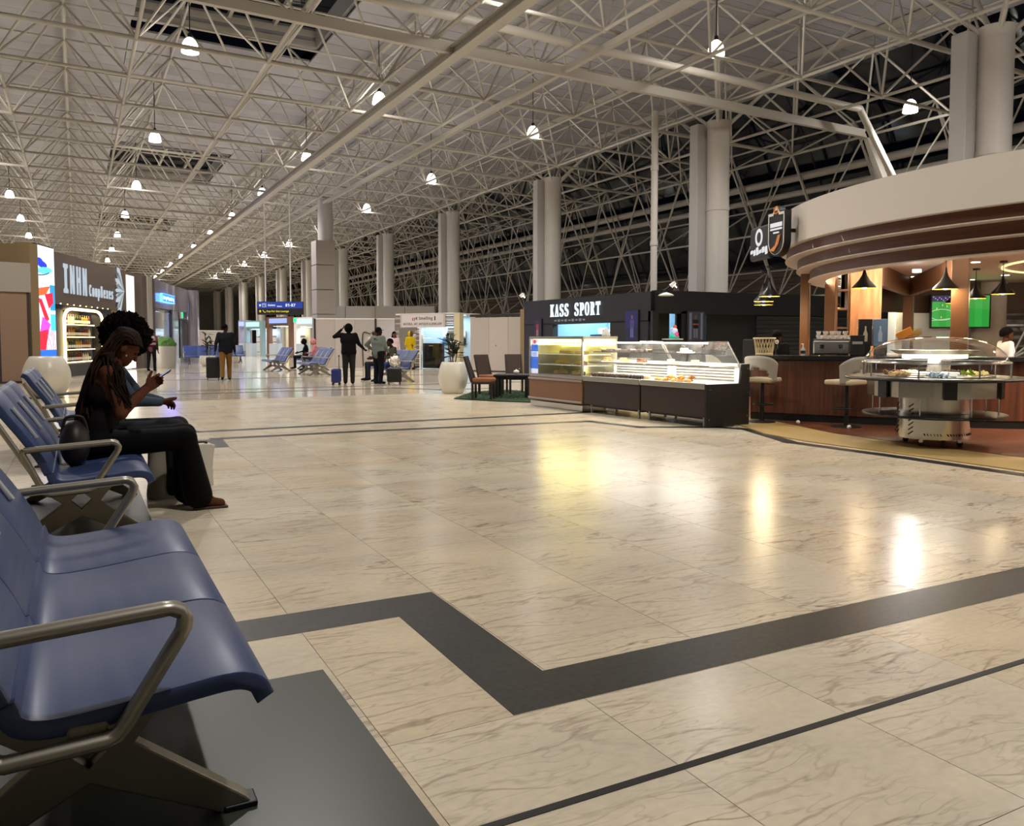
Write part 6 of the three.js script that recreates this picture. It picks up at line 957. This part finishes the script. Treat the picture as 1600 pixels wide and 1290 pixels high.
    const g = new THREE.BufferGeometry(); g.setAttribute('position', new THREE.Float32BufferAttribute(pos_, 3)); g.setIndex(idx); g.computeVertexNormals(); M.stoolBack = new THREE.MeshStandardMaterial({ color: 0x9b958a, roughness: 0.85, side: THREE.DoubleSide }); part(o, 'backrest', g, M.stoolBack);
    return o;
  };
  stool('grey bar stool at the left end of the bar, beside the black case end', [9.42, 0.018, -9.5], 0.35); stool('grey bar stool at the middle of the bar front', [9.95, 0.018, -8.35], 1.75); stool('grey bar stool half hidden behind the food cart', [10.4, 0.018, -7.35], 1.9); stool('grey bar stool behind the nearest pastry counter', [9.75, 0.018, -10.8], -0.6);
  stool('grey upholstered stool cut by the right edge of the frame', [9.95, 0.018, -5.15], 0.4);
  // pendants
  std('pendBlack', 0x17171a, 0.35, 0.4); glow('pendGold', 0xffe08a, 1.1); glow('pendBulb', 0xfff4d8, 5);
  const cone = lathe([[0.012, 0.34], [0.018, 0.28], [0.04, 0.2], [0.09, 0.12], [0.15, 0.055], [0.18, 0.02], [0.182, 0]], 28), coneIn = lathe([[0.178, 0], [0.146, 0.05], [0.086, 0.11], [0.03, 0.18]], 28); M.pendIn = new THREE.MeshStandardMaterial({ color: 0xd9b24a, roughness: 0.4, metalness: 0.6, side: THREE.DoubleSide });
  const pend = [[10.95, 2.1, -8.9, 'cone pendant in front of the plywood pillar'], [12.0, 2.08, -8.25, 'large cone pendant left of the thick post'], [13.8, 2.06, -8.45, 'rightmost cone pendant lamp under the bar ceiling'], [14.85, 2.06, -9.6, 'cone pendant just right of the thick wooden post'], [16.4, 2.05, -12.6, 'small cone pendant right of the plywood pillar'], [15.0, 2.0, -13.0, 'small cone pendant between the posts behind the bar'], [11.05, 2.07, -11.0, 'uppermost of three cone pendants at the canopy left edge'], [11.6, 2.02, -11.7, 'middle of three cone pendants at the canopy left edge'], [11.9, 1.97, -12.0, 'lowest of three cone pendants at the canopy left edge'], [14.0, 1.95, -9.4, 'cone pendant half hidden behind the thick wooden post']];
  let pp0; pend.forEach(([x, y, z, lab]) => { let o; if (!pp0) { o = pp0 = thing('pendant_lamp', lab, 'lamp', [x, y, z], 0, 'black cone pendants of the bar'); part(o, 'shade', cone, M.pendBlack); part(o, 'shade_lining', coneIn, M.pendIn); part(o, 'bulb', sph(0.05), M.pendBulb, [0, 0.04, 0]); bar(o, 'cord', [0, 0.33, 0], [0, 0.55, 0], 0.006, M.black); part(o, 'ceiling_rose', cyl(0.06, 0.06, 0.03, 16), M.black, [0, 0.55, 0]); } else o = copyThing(pp0, lab, [x, y, z]); o.userData.top = 0; });
  scene.children.filter(o => o.name.startsWith('pendant_lamp')).forEach(o => { delete o.userData.top; const need = 2.615 - o.position.y; o.children.forEach(c => { if (c.name === 'cord') { const L = need - 0.33; c.scale.y = L; c.position.y = 0.33 + L / 2; } if (c.name === 'ceiling_rose') c.position.y = need - 0.015; }); pointLight(o, 0xffe6b4, 2.0, [0, 0.0, 0], 5); });
  // television
  const tv = thing('television', 'wall television showing a green football pitch', 'television', [17.55, 1.93, -11.7], -0.6); const tvT = canvasTex(512, 288, (c, w, h) => { c.fillStyle = '#2fa03c'; c.fillRect(0, 0, w, h); for (let k = 0; k < 8; k += 2) { c.fillStyle = '#37ad45'; c.fillRect(k * 64, 0, 64, h); } c.fillStyle = '#2a2450'; c.fillRect(0, 0, 260, 56); c.fillStyle = '#b9b4d8'; for (let k = 0; k < 14; k++) c.fillRect(6 + k * 18, 8 + (k * 13) % 34, 10, 10); c.strokeStyle = '#e8f5e8'; c.lineWidth = 4; c.beginPath(); c.ellipse(90, 176, 110, 50, 0, 0, 7); c.stroke(); c.beginPath(); c.moveTo(0, 230); c.lineTo(180, 210); c.stroke(); c.fillStyle = '#f0e87a'; for (const [x, y] of [[40, 110], [90, 80], [130, 90], [80, 190], [300, 130]]) c.fillRect(x, y, 7, 18); });
  part(tv, 'housing', bx(1.28, 0.76, 0.06), M.black); part(tv, 'screen', new THREE.PlaneGeometry(1.22, 0.7), new THREE.MeshStandardMaterial({ color: 0x080808, roughness: 0.3, emissive: 0xffffff, emissiveMap: tvT, emissiveIntensity: 0.85 }), [0, 0, 0.032]); part(tv, 'bracket', bx(0.2, 0.2, 0.3), M.darkMetal, [0, 0, -0.18]); rectLight(tv, 0x8fe89a, 1.2, 1.1, 0.6, [0, 0, 0.05], [0, 0, 3]); bar(tv, 'ceiling_arm', [0, 0.1, -0.2], [0, 0.68, -0.2], 0.025, M.darkMetal);
  // pale service unit and steel hood behind
  const su = thing('service_unit', 'pale blue white service unit below and behind the television', 'cabinet', [17.3, 0, -12.35], -0.5); part(su, 'body', rb(1.5, 2.2, 0.4, 0.02), new THREE.MeshStandardMaterial({ color: 0xc9d4dc, roughness: 0.4 }), [0, 1.12, -0.1]); part(su, 'counter', rb(1.6, 0.05, 0.6, 0.01), M.white, [0, 0.95, 0.1]); part(su, 'panel', bx(0.3, 0.5, 0.03), M.paleBlue, [-0.3, 1.3, 0.12]);
  const hd = thing('steel_hood', 'stainless kitchen hood with filters behind the bar tender', 'hood', [17.6, 0, -9.0], -0.75); part(hd, 'canopy', rb(2.0, 0.42, 0.8, 0.02), M.steel, [0, 1.85, 0]); for (let k = 0; k < 12; k++) part(hd, 'filter_blade', bx(0.1, 0.34, 0.03), M.chrome, [-0.9 + k * 0.16, 1.85, 0.42], [0.4, 0, 0]); part(hd, 'cabinet', rb(2.0, 1.2, 0.6, 0.02), M.steel, [0, 0.62, -0.05]); part(hd, 'door', bx(0.6, 1.0, 0.02), M.gloss, [0.5, 1.1, 0.27]); part(hd, 'pillar', cyl(0.1, 0.1, 0.8, 16), M.cream, [-0.55, 1.3, 0.2]); part(hd, 'back_sheet', bx(2.0, 2.0, 0.05), M.steel, [0, 1.02, -0.38]); rectLight(hd, 0xf4f8ff, 5, 1.6, 0.3, [0, 1.62, 0.1], [0, 0, 0.1]);
  // signs on the canopy
  std('orange', 0xd98a45, 0.5); glow('signWhite', 0xffffff, 0.7);
  const sg = thing('shield_sign', 'black shield-shaped sign with orange trim on the canopy edge', 'sign', [10.5, 2.72, -10.25], -1.8);
  const shp = (s) => { const q = new THREE.Shape(); q.moveTo(-0.25 * s, 0.72 * s); q.lineTo(-0.1 * s, 0.72 * s); q.quadraticCurveTo(0, 0.92 * s, 0.1 * s, 0.72 * s); q.lineTo(0.25 * s, 0.72 * s); q.lineTo(0.25 * s, 0.22 * s); q.quadraticCurveTo(0.23 * s, 0.0, 0, -0.03 * s); q.quadraticCurveTo(-0.23 * s, 0.0, -0.25 * s, 0.22 * s); return q; };
  part(sg, 'board', new THREE.ExtrudeGeometry(shp(1), { depth: 0.12, bevelEnabled: false }), M.black, [0, 0, -0.06]); const rimS = shp(0.93); rimS.holes.push(new THREE.Path(shp(0.87).getPoints())); part(sg, 'rim', new THREE.ExtrudeGeometry(rimS, { depth: 0.01, bevelEnabled: false }), M.white, [0, 0.03, 0.061]);
  part(sg, 'crest', new THREE.TorusGeometry(0.055, 0.014, 8, 20), M.orange, [0, 0.74, 0.07]); part(sg, 'text_bar', bx(0.34, 0.07, 0.01), M.signWhite, [0, 0.5, 0.066]); part(sg, 'text_bar', bx(0.34, 0.03, 0.01), M.signWhite, [0, 0.43, 0.066]); part(sg, 'text_bar', bx(0.16, 0.025, 0.01), M.signWhite, [0, 0.37, 0.066]);
  part(sg, 'motif', new THREE.ExtrudeGeometry(new THREE.Shape([[-0.2, 0.08], [-0.02, 0.16], [0.06, 0.32], [0.13, 0.33], [0.08, 0.18], [-0.05, 0.06]].map(([x, y]) => new THREE.Vector2(x, y))), { depth: 0.012, bevelEnabled: false }), M.orange, [0, 0, 0.062]); part(sg, 'bracket', bx(0.06, 0.06, 0.5), M.darkMetal, [0.1, 0.4, -0.3]);
  const s2 = thing('sign_board', 'black canopy sign with white script left of the shield', 'sign', [11.15, 2.72, -11.3], -1.95); part(s2, 'board', rb(0.9, 0.62, 0.12, 0.06), M.black, [0, 0.34, 0]); for (let k = 0; k < 6; k++) part(s2, 'script_mark', rb(0.09, 0.06 + 0.04 * (k % 3), 0.02, 0.008), M.signWhite, [-0.32 + k * 0.13, 0.2 - 0.02 * (k % 2), 0.065], [0, 0, 0.2]); part(s2, 'emblem', new THREE.TorusGeometry(0.13, 0.03, 8, 24), M.signWhite, [0.0, 0.44, 0.065], null, [1, 1, 0.4]); part(s2, 'bracket', bx(0.06, 0.06, 0.4), M.darkMetal, [0, 0.4, -0.22]);
}
// ---------- things on the bar ----------
{
  const Y = 1.046, cup = lathe([[0.001, 0], [0.025, 0], [0.04, 0.06], [0.037, 0.06], [0.022, 0.006], [0.001, 0.006]], 16), wine = lathe([[0.001, 0.003], [0.032, 0.003], [0.032, 0], [0.001, 0]], 18);
  phys('clearGlass', 0xffffff, 0.03, { transmission: 1, thickness: 0, ior: 1.45 });
  const bk = thing('wicker_basket', 'cream wicker lampshade basket at the left end of the bar', 'basket', [10.0, Y, -10.05]); std('wicker', 0xcdb98f, 0.8); part(bk, 'rim', new THREE.TorusGeometry(0.17, 0.014, 8, 28), M.wicker, [0, 0.27, 0], [PI / 2, 0, 0]); part(bk, 'base_rim', new THREE.TorusGeometry(0.13, 0.012, 8, 28), M.wicker, [0, 0.012, 0], [PI / 2, 0, 0]); part(bk, 'lid', cyl(0.17, 0.17, 0.015, 28), M.wicker, [0, 0.275, 0]);
  for (let k = 0; k < 40; k++) { const a = k * PI / 20, b = a + (k % 2 ? 0.5 : -0.35); bar(bk, 'cane', [0.13 * Math.cos(a), 0.01, 0.13 * Math.sin(a)], [0.168 * Math.cos(b), 0.27, 0.168 * Math.sin(b)], 0.006, M.wicker); }
  const sb = thing('soap_bottle', 'clear pump bottle standing on the bar', 'bottle', [10.02, Y, -9.25]); part(sb, 'bottle', lathe([[0.001, 0], [0.036, 0], [0.038, 0.01], [0.038, 0.1], [0.02, 0.125], [0.012, 0.13], [0.001, 0.13]], 18), new THREE.MeshPhysicalMaterial({ color: 0xdfe8ea, roughness: 0.1, transmission: 0.6, thickness: 0 })); part(sb, 'pump', cyl(0.008, 0.008, 0.05, 10), M.white, [0, 0.155, 0]); part(sb, 'nozzle', rb(0.05, 0.012, 0.014, 0.004), M.white, [-0.015, 0.182, 0]); part(sb, 'label', cyl(0.0385, 0.0385, 0.05, 18, true), M.black, [0, 0.055, 0]);
  const ORD = ['first', 'second', 'third', 'fourth', 'fifth', 'sixth', 'seventh', 'eighth', 'ninth', 'tenth', 'eleventh', 'twelfth', 'thirteenth', 'fourteenth', 'fifteenth', 'sixteenth'];
  const cm = thing('coffee_machine', 'steel coffee machine with cups on top behind the bar', 'coffee machine', [10.66, Y, -9.25], -0.9); part(cm, 'body', rb(0.55, 0.22, 0.34, 0.03), M.steel, [0, 0.13, 0]); part(cm, 'drip_tray', rb(0.5, 0.03, 0.2, 0.01), M.darkMetal, [0, 0.03, 0.22]); part(cm, 'cup_rail', rb(0.54, 0.02, 0.32, 0.008), M.chrome, [0, 0.25, 0]); for (const x of [-0.14, 0.14]) part(cm, 'group_head', cyl(0.035, 0.03, 0.06, 14), M.black, [x, 0.14, 0.2]);
  const cmw = (x, y, z) => { const q = V(x, y, z).applyAxisAngle(YUP, -0.9); return [10.66 + q.x, Y + q.y, -9.25 + q.z]; };
  for (let k = 0; k < 15; k++) { const r = k % 5, lay = Math.floor(k / 5), o = thing('cup', `${ORD[k]} white cup in the heap on the coffee machine`, 'cup', cmw(-0.2 + r * 0.1 + (lay === 1 ? 0.03 : 0), 0.262 + (lay === 2 ? 0.062 : 0), lay === 1 ? -0.08 : 0.06), k, 'white cups on the coffee machine'); part(o, 'bowl', cup, M.white); part(o, 'handle', new THREE.TorusGeometry(0.018, 0.005, 6, 12), M.white, [0.042, 0.034, 0]); }
  const gl = (lab, pos) => { const o = thing('wine_glass', lab, 'glass', pos, 0, 'stem glasses on the bar'); part(o, 'foot', wine, M.clearGlass); part(o, 'stem', cyl(0.004, 0.004, 0.08, 8), M.clearGlass, [0, 0.043, 0]); part(o, 'bowl', lathe([[0.004, 0.08], [0.03, 0.1], [0.04, 0.14], [0.033, 0.19]], 18), M.clearGlass); };
  gl('stem glass left on the bar between wicker basket and soap', [9.95, Y, -9.75]); gl('stem glass right of the soap bottle', [10.2, Y, -9.12]); gl('stem glass just beside the coffee machine', [10.42, Y, -8.85]);
  const tin = thing('drinks_tin', 'black tin with white print beside the coffee machine', 'tin', [10.72, Y, -8.82], -0.8); part(tin, 'box', rb(0.2, 0.3, 0.14, 0.012), M.darkGrey, [0, 0.15, 0]); part(tin, 'print', bx(0.15, 0.04, 0.003), M.seatLabel, [0, 0.2, 0.072]); part(tin, 'lid', rb(0.21, 0.02, 0.15, 0.006), M.black, [0, 0.305, 0]);
  const pb = (lab, pos, col, c2) => { const o = thing('poster_box', lab, 'display', pos, -0.7); part(o, 'box', rb(0.2, 0.42, 0.08, 0.006), cg('pb' + col, () => new THREE.MeshStandardMaterial({ color: col, roughness: 0.5 })), [0, 0.36, 0]); part(o, 'stand', rb(0.16, 0.15, 0.08, 0.01), M.black, [0, 0.075, 0]); const g = lathe([[0.001, 0], [0.03, 0], [0.032, 0.12], [0.012, 0.18], [0.012, 0.24], [0.001, 0.24]], 12); g.scale(1, 1, 0.2); part(o, 'bottle_print', g, cg('pc' + c2, () => new THREE.MeshStandardMaterial({ color: c2, roughness: 0.5 })), [0, 0.22, 0.042]); };
  pb('narrow blue display box with black panel on the bar', [10.93, Y, -8.85], 0x16181d, 0xd8d2b0); pb('pale blue display box on the bar, right of the black one', [11.08, Y, -8.7], 0x6f8fb5, 0xc7dcf2);
  const ob = thing('orange_board', 'tilted orange serving board leaning on the bar', 'board', [11.2, Y, -8.35], -0.8); part(ob, 'board', rb(0.24, 0.12, 0.02, 0.02), new THREE.MeshStandardMaterial({ color: 0xd98a2e, roughness: 0.6 }), [0, 0.34, 0], [0, 0, 0.5]); part(ob, 'second_board', rb(0.2, 0.11, 0.02, 0.02), new THREE.MeshStandardMaterial({ color: 0xb99a5a, roughness: 0.6 }), [0.14, 0.32, -0.03], [0, 0, 0.75]); part(ob, 'holder', cyl(0.06, 0.05, 0.26, 16), M.seatLabel, [0.02, 0.13, -0.01]);
  for (let k = 0; k < 4; k++) { const o = thing('tumbler', `${ORD[k]} glass tumbler from the left near the orange board`, 'glass', [11.0 + k * 0.1, Y, -8.25 + k * 0.12], 0, 'tumblers on the bar'); part(o, 'wall', lathe([[0.001, 0], [0.03, 0], [0.038, 0.11], [0.035, 0.11], [0.028, 0.008], [0.001, 0.008]], 16), M.clearGlass); }
  // staff
  figure('person', 'bar tender in white shirt looking right, behind the food cart', null, [14.5, 0.02, -8.8], -0.55, standing(1.46, { elL: [0.05, 1.1, -0.24], wrL: [0.22, 1.02, -0.15] }), { skin: 0x4a2e20, top: 0xc4c7cc, pants: 0x14151a, hair: 'short', hairSize: 1.12, cell: 0.014, headCell: 0.007, headScale: 0.98 });
  figure('person', 'barman in black waistcoat over white shirt at the far left of the bar', null, [11.2, 0.02, -10.95], Math.atan2(-10.95, -11.2), standing(1.42, { wrR: [0.22, 0.98, 0.1], wrL: [0.22, 0.98, -0.1], head: [0.06, 1.58, 0] }), { skin: 0x3a241a, top: 0x0d0e12, pants: 0x0d0e12, hair: 'short', cell: 0.014, headPitch: -0.5, extra: [cap([0.11, 1.22, 0], [0.1, 1.36, 0], 0.03, 0.045, C3(0xe6e6ea), 0.01)] });
  const lb = thing('floor_ball', 'left of two small white balls lying before the bar', 'ball', [9.62, 0.05, -8.95], 0, 'small white balls on the bar floor'); part(lb, 'ball', sph(0.03), M.white); part(lb, 'cap', cyl(0.012, 0.012, 0.01, 10), M.alu, [0, 0.03, 0]); copyThing(lb, 'right of two small white balls lying before the bar', [9.72, 0.05, -8.1]);
}
// ---------- round food cart ----------
{
  const c = thing('food_cart', 'round stainless salad cart with clear dome and black table ring', 'food cart', [9.28, 0.016, -6.5], -0.95);
  M.cartSteel = new THREE.MeshPhysicalMaterial({ color: 0xbdbab2, metalness: 1, roughness: 0.2, anisotropy: 0.6 }); std('cartBlack', 0x121214, 0.3); phys('dome', 0xffffff, 0.02, { transmission: 1, thickness: 0, ior: 1.49 });
  part(c, 'drum', toCreasedNormals(lathe([[0.001, 0.09], [0.405, 0.09], [0.405, 0.6], [0.001, 0.6]], 40), 0.5), M.cartSteel); part(c, 'tray_drum', toCreasedNormals(lathe([[0.001, 0.6], [0.745, 0.6], [0.745, 0.8], [0.001, 0.8]], 12), 0.3), M.cartSteel);
  for (let k = 0; k < 6; k++) part(c, 'black_corner', bx(0.03, 0.22, 0.14), M.cartBlack, [0.742 * Math.cos(k * PI / 3 + 0.3), 0.7, 0.742 * Math.sin(k * PI / 3 + 0.3)], [0, -(k * PI / 3 + 0.3), 0]);
  part(c, 'table_ring', lathe([[0.66, 0.8], [1.0, 0.8], [1.02, 0.815], [1.0, 0.835], [0.66, 0.835], [0.66, 0.8]], 56), M.cartBlack); part(c, 'lower_shelf', lathe([[0.42, 0.36], [0.8, 0.36], [0.81, 0.375], [0.8, 0.39], [0.42, 0.39], [0.42, 0.36]], 48), M.cartBlack);
  for (let k = 0; k < 8; k++) { const a = k * PI / 4 + 0.2; bar(c, 'rod', [0.7 * Math.cos(a), 0.36, 0.7 * Math.sin(a)], [0.7 * Math.cos(a), 0.62, 0.7 * Math.sin(a)], 0.008, M.chrome); bar(c, 'guard_post', [0.82 * Math.cos(a), 0.83, 0.82 * Math.sin(a)], [0.82 * Math.cos(a), 1.0, 0.82 * Math.sin(a)], 0.009, M.chrome); }
  part(c, 'guard_rail', new THREE.TorusGeometry(0.82, 0.009, 8, 64), M.chrome, [0, 1.005, 0], [PI / 2, 0, 0]); part(c, 'guard_glass', cyl(0.81, 0.81, 0.16, 48, true), M.dome, [0, 0.92, 0]);
  const dm = []; for (let k = 0; k <= 14; k++) { const t = k / 14 * PI / 2; dm.push([0.79 * Math.cos(t) ** 0.8 + 0.001, 1.01 + 0.31 * Math.sin(t)]); } part(c, 'dome', lathe(dm, 48), M.dome); part(c, 'dome_rim', new THREE.TorusGeometry(0.795, 0.01, 8, 64), M.chrome, [0, 1.015, 0], [PI / 2, 0, 0]);
  part(c, 'well', lathe([[0.001, 0.81], [0.66, 0.81], [0.66, 0.845]], 48), M.steel); part(c, 'hub', cyl(0.07, 0.09, 0.22, 24), M.alu, [0, 0.93, 0]); part(c, 'hub_plate', cyl(0.28, 0.28, 0.02, 28), M.white, [0, 0.87, 0]); glow('cartGlow', 0xfff8e6, 2.5); part(c, 'lamp_disc', cyl(0.36, 0.36, 0.05, 36), M.cartGlow, [0, 1.08, 0]); part(c, 'lamp_cap', cyl(0.5, 0.42, 0.05, 36), M.alu, [0, 1.13, 0]); rectLight(c, 0xfff4de, 6, 0.6, 0.6, [0, 1.05, 0], [0.001, 0, 0]);
  for (let s = 0; s < 10; s++) { const a = s * PI / 5 + PI / 10; for (let k = 0; k < 7; k++) if ((s % 5) > 2) for (let q = 0; q < 2; q++) part(c, 'vent_slot', bx(0.006, 0.012, 0.075), M.cartBlack, [0.4065 * Math.cos(a), 0.16 + k * 0.055, 0.4065 * Math.sin(a)], null).rotation.set(0.6, -a, 0, 'YXZ'); else if (k < 1) for (let q = 0; q < 6; q++) { const m = part(c, 'vent_slot', bx(0.006, 0.03, 0.008), M.cartBlack, [0.4065 * Math.cos(a) - Math.sin(a) * (-0.09 + q * 0.036), 0.15, 0.4065 * Math.sin(a) + Math.cos(a) * (-0.09 + q * 0.036)]); m.rotation.set(0.5, -a, 0, 'YXZ'); } }
  for (let k = 0; k < 4; k++) { const a = k * PI / 2 + 0.4; part(c, 'caster', cyl(0.035, 0.035, 0.03, 16), M.cartBlack, [0.32 * Math.cos(a), 0.035, 0.32 * Math.sin(a)], [PI / 2, 0, 0]); part(c, 'caster_fork', bx(0.04, 0.05, 0.05), M.chrome, [0.32 * Math.cos(a), 0.07, 0.32 * Math.sin(a)]); }
  c.updateMatrixWorld(true);
  const dish = (lab, a, col, kind) => { const q = c.localToWorld(V(0.48 * Math.cos(a), 0.812, 0.48 * Math.sin(a))).toArray(), o = thing('food_tray', lab, 'food', q, -a - 0.95, 'food trays in the cart'); part(o, 'tray', rb(0.22, 0.03, 0.28, 0.01), M.steel, [0, 0.015, 0]); const m = new THREE.MeshStandardMaterial({ color: col, roughness: 0.7, side: THREE.DoubleSide }); for (let k = 0; k < 12; k++) part(o, kind, kind === 'leaf' ? leafGeo : rb(0.07, 0.025, 0.05, 0.01), m, [rr(-0.08, 0.08), 0.045 + rr(0, 0.02), rr(-0.11, 0.11)], [rr(0.5, 1.4), rr(0, 6), 0], kind === 'leaf' ? [0.09, 0.09, 0.09] : null); };
  for (const [k, lab, col, kind] of [[0, 'tray of green salad leaves in the cart', 0x8fae2a, 'leaf'], [1, 'tray of pale blue wrapped packs in the cart', 0xa9bdd0, 'portion'], [2, 'tray of sliced bread in the cart', 0xc9a878, 'portion'], [3, 'tray of brown slices in the cart', 0x7a5638, 'portion'], [4, 'tray of cream portions in the cart', 0xdccfae, 'portion'], [5, 'tray of dark olives mix in the cart', 0x4a3c2c, 'portion'], [6, 'tray of cheese portions in the cart', 0xd9c27a, 'portion']]) dish(lab, k * 2 * PI / 7 + 0.6, col, kind);
}

renderer.render(scene, camera);
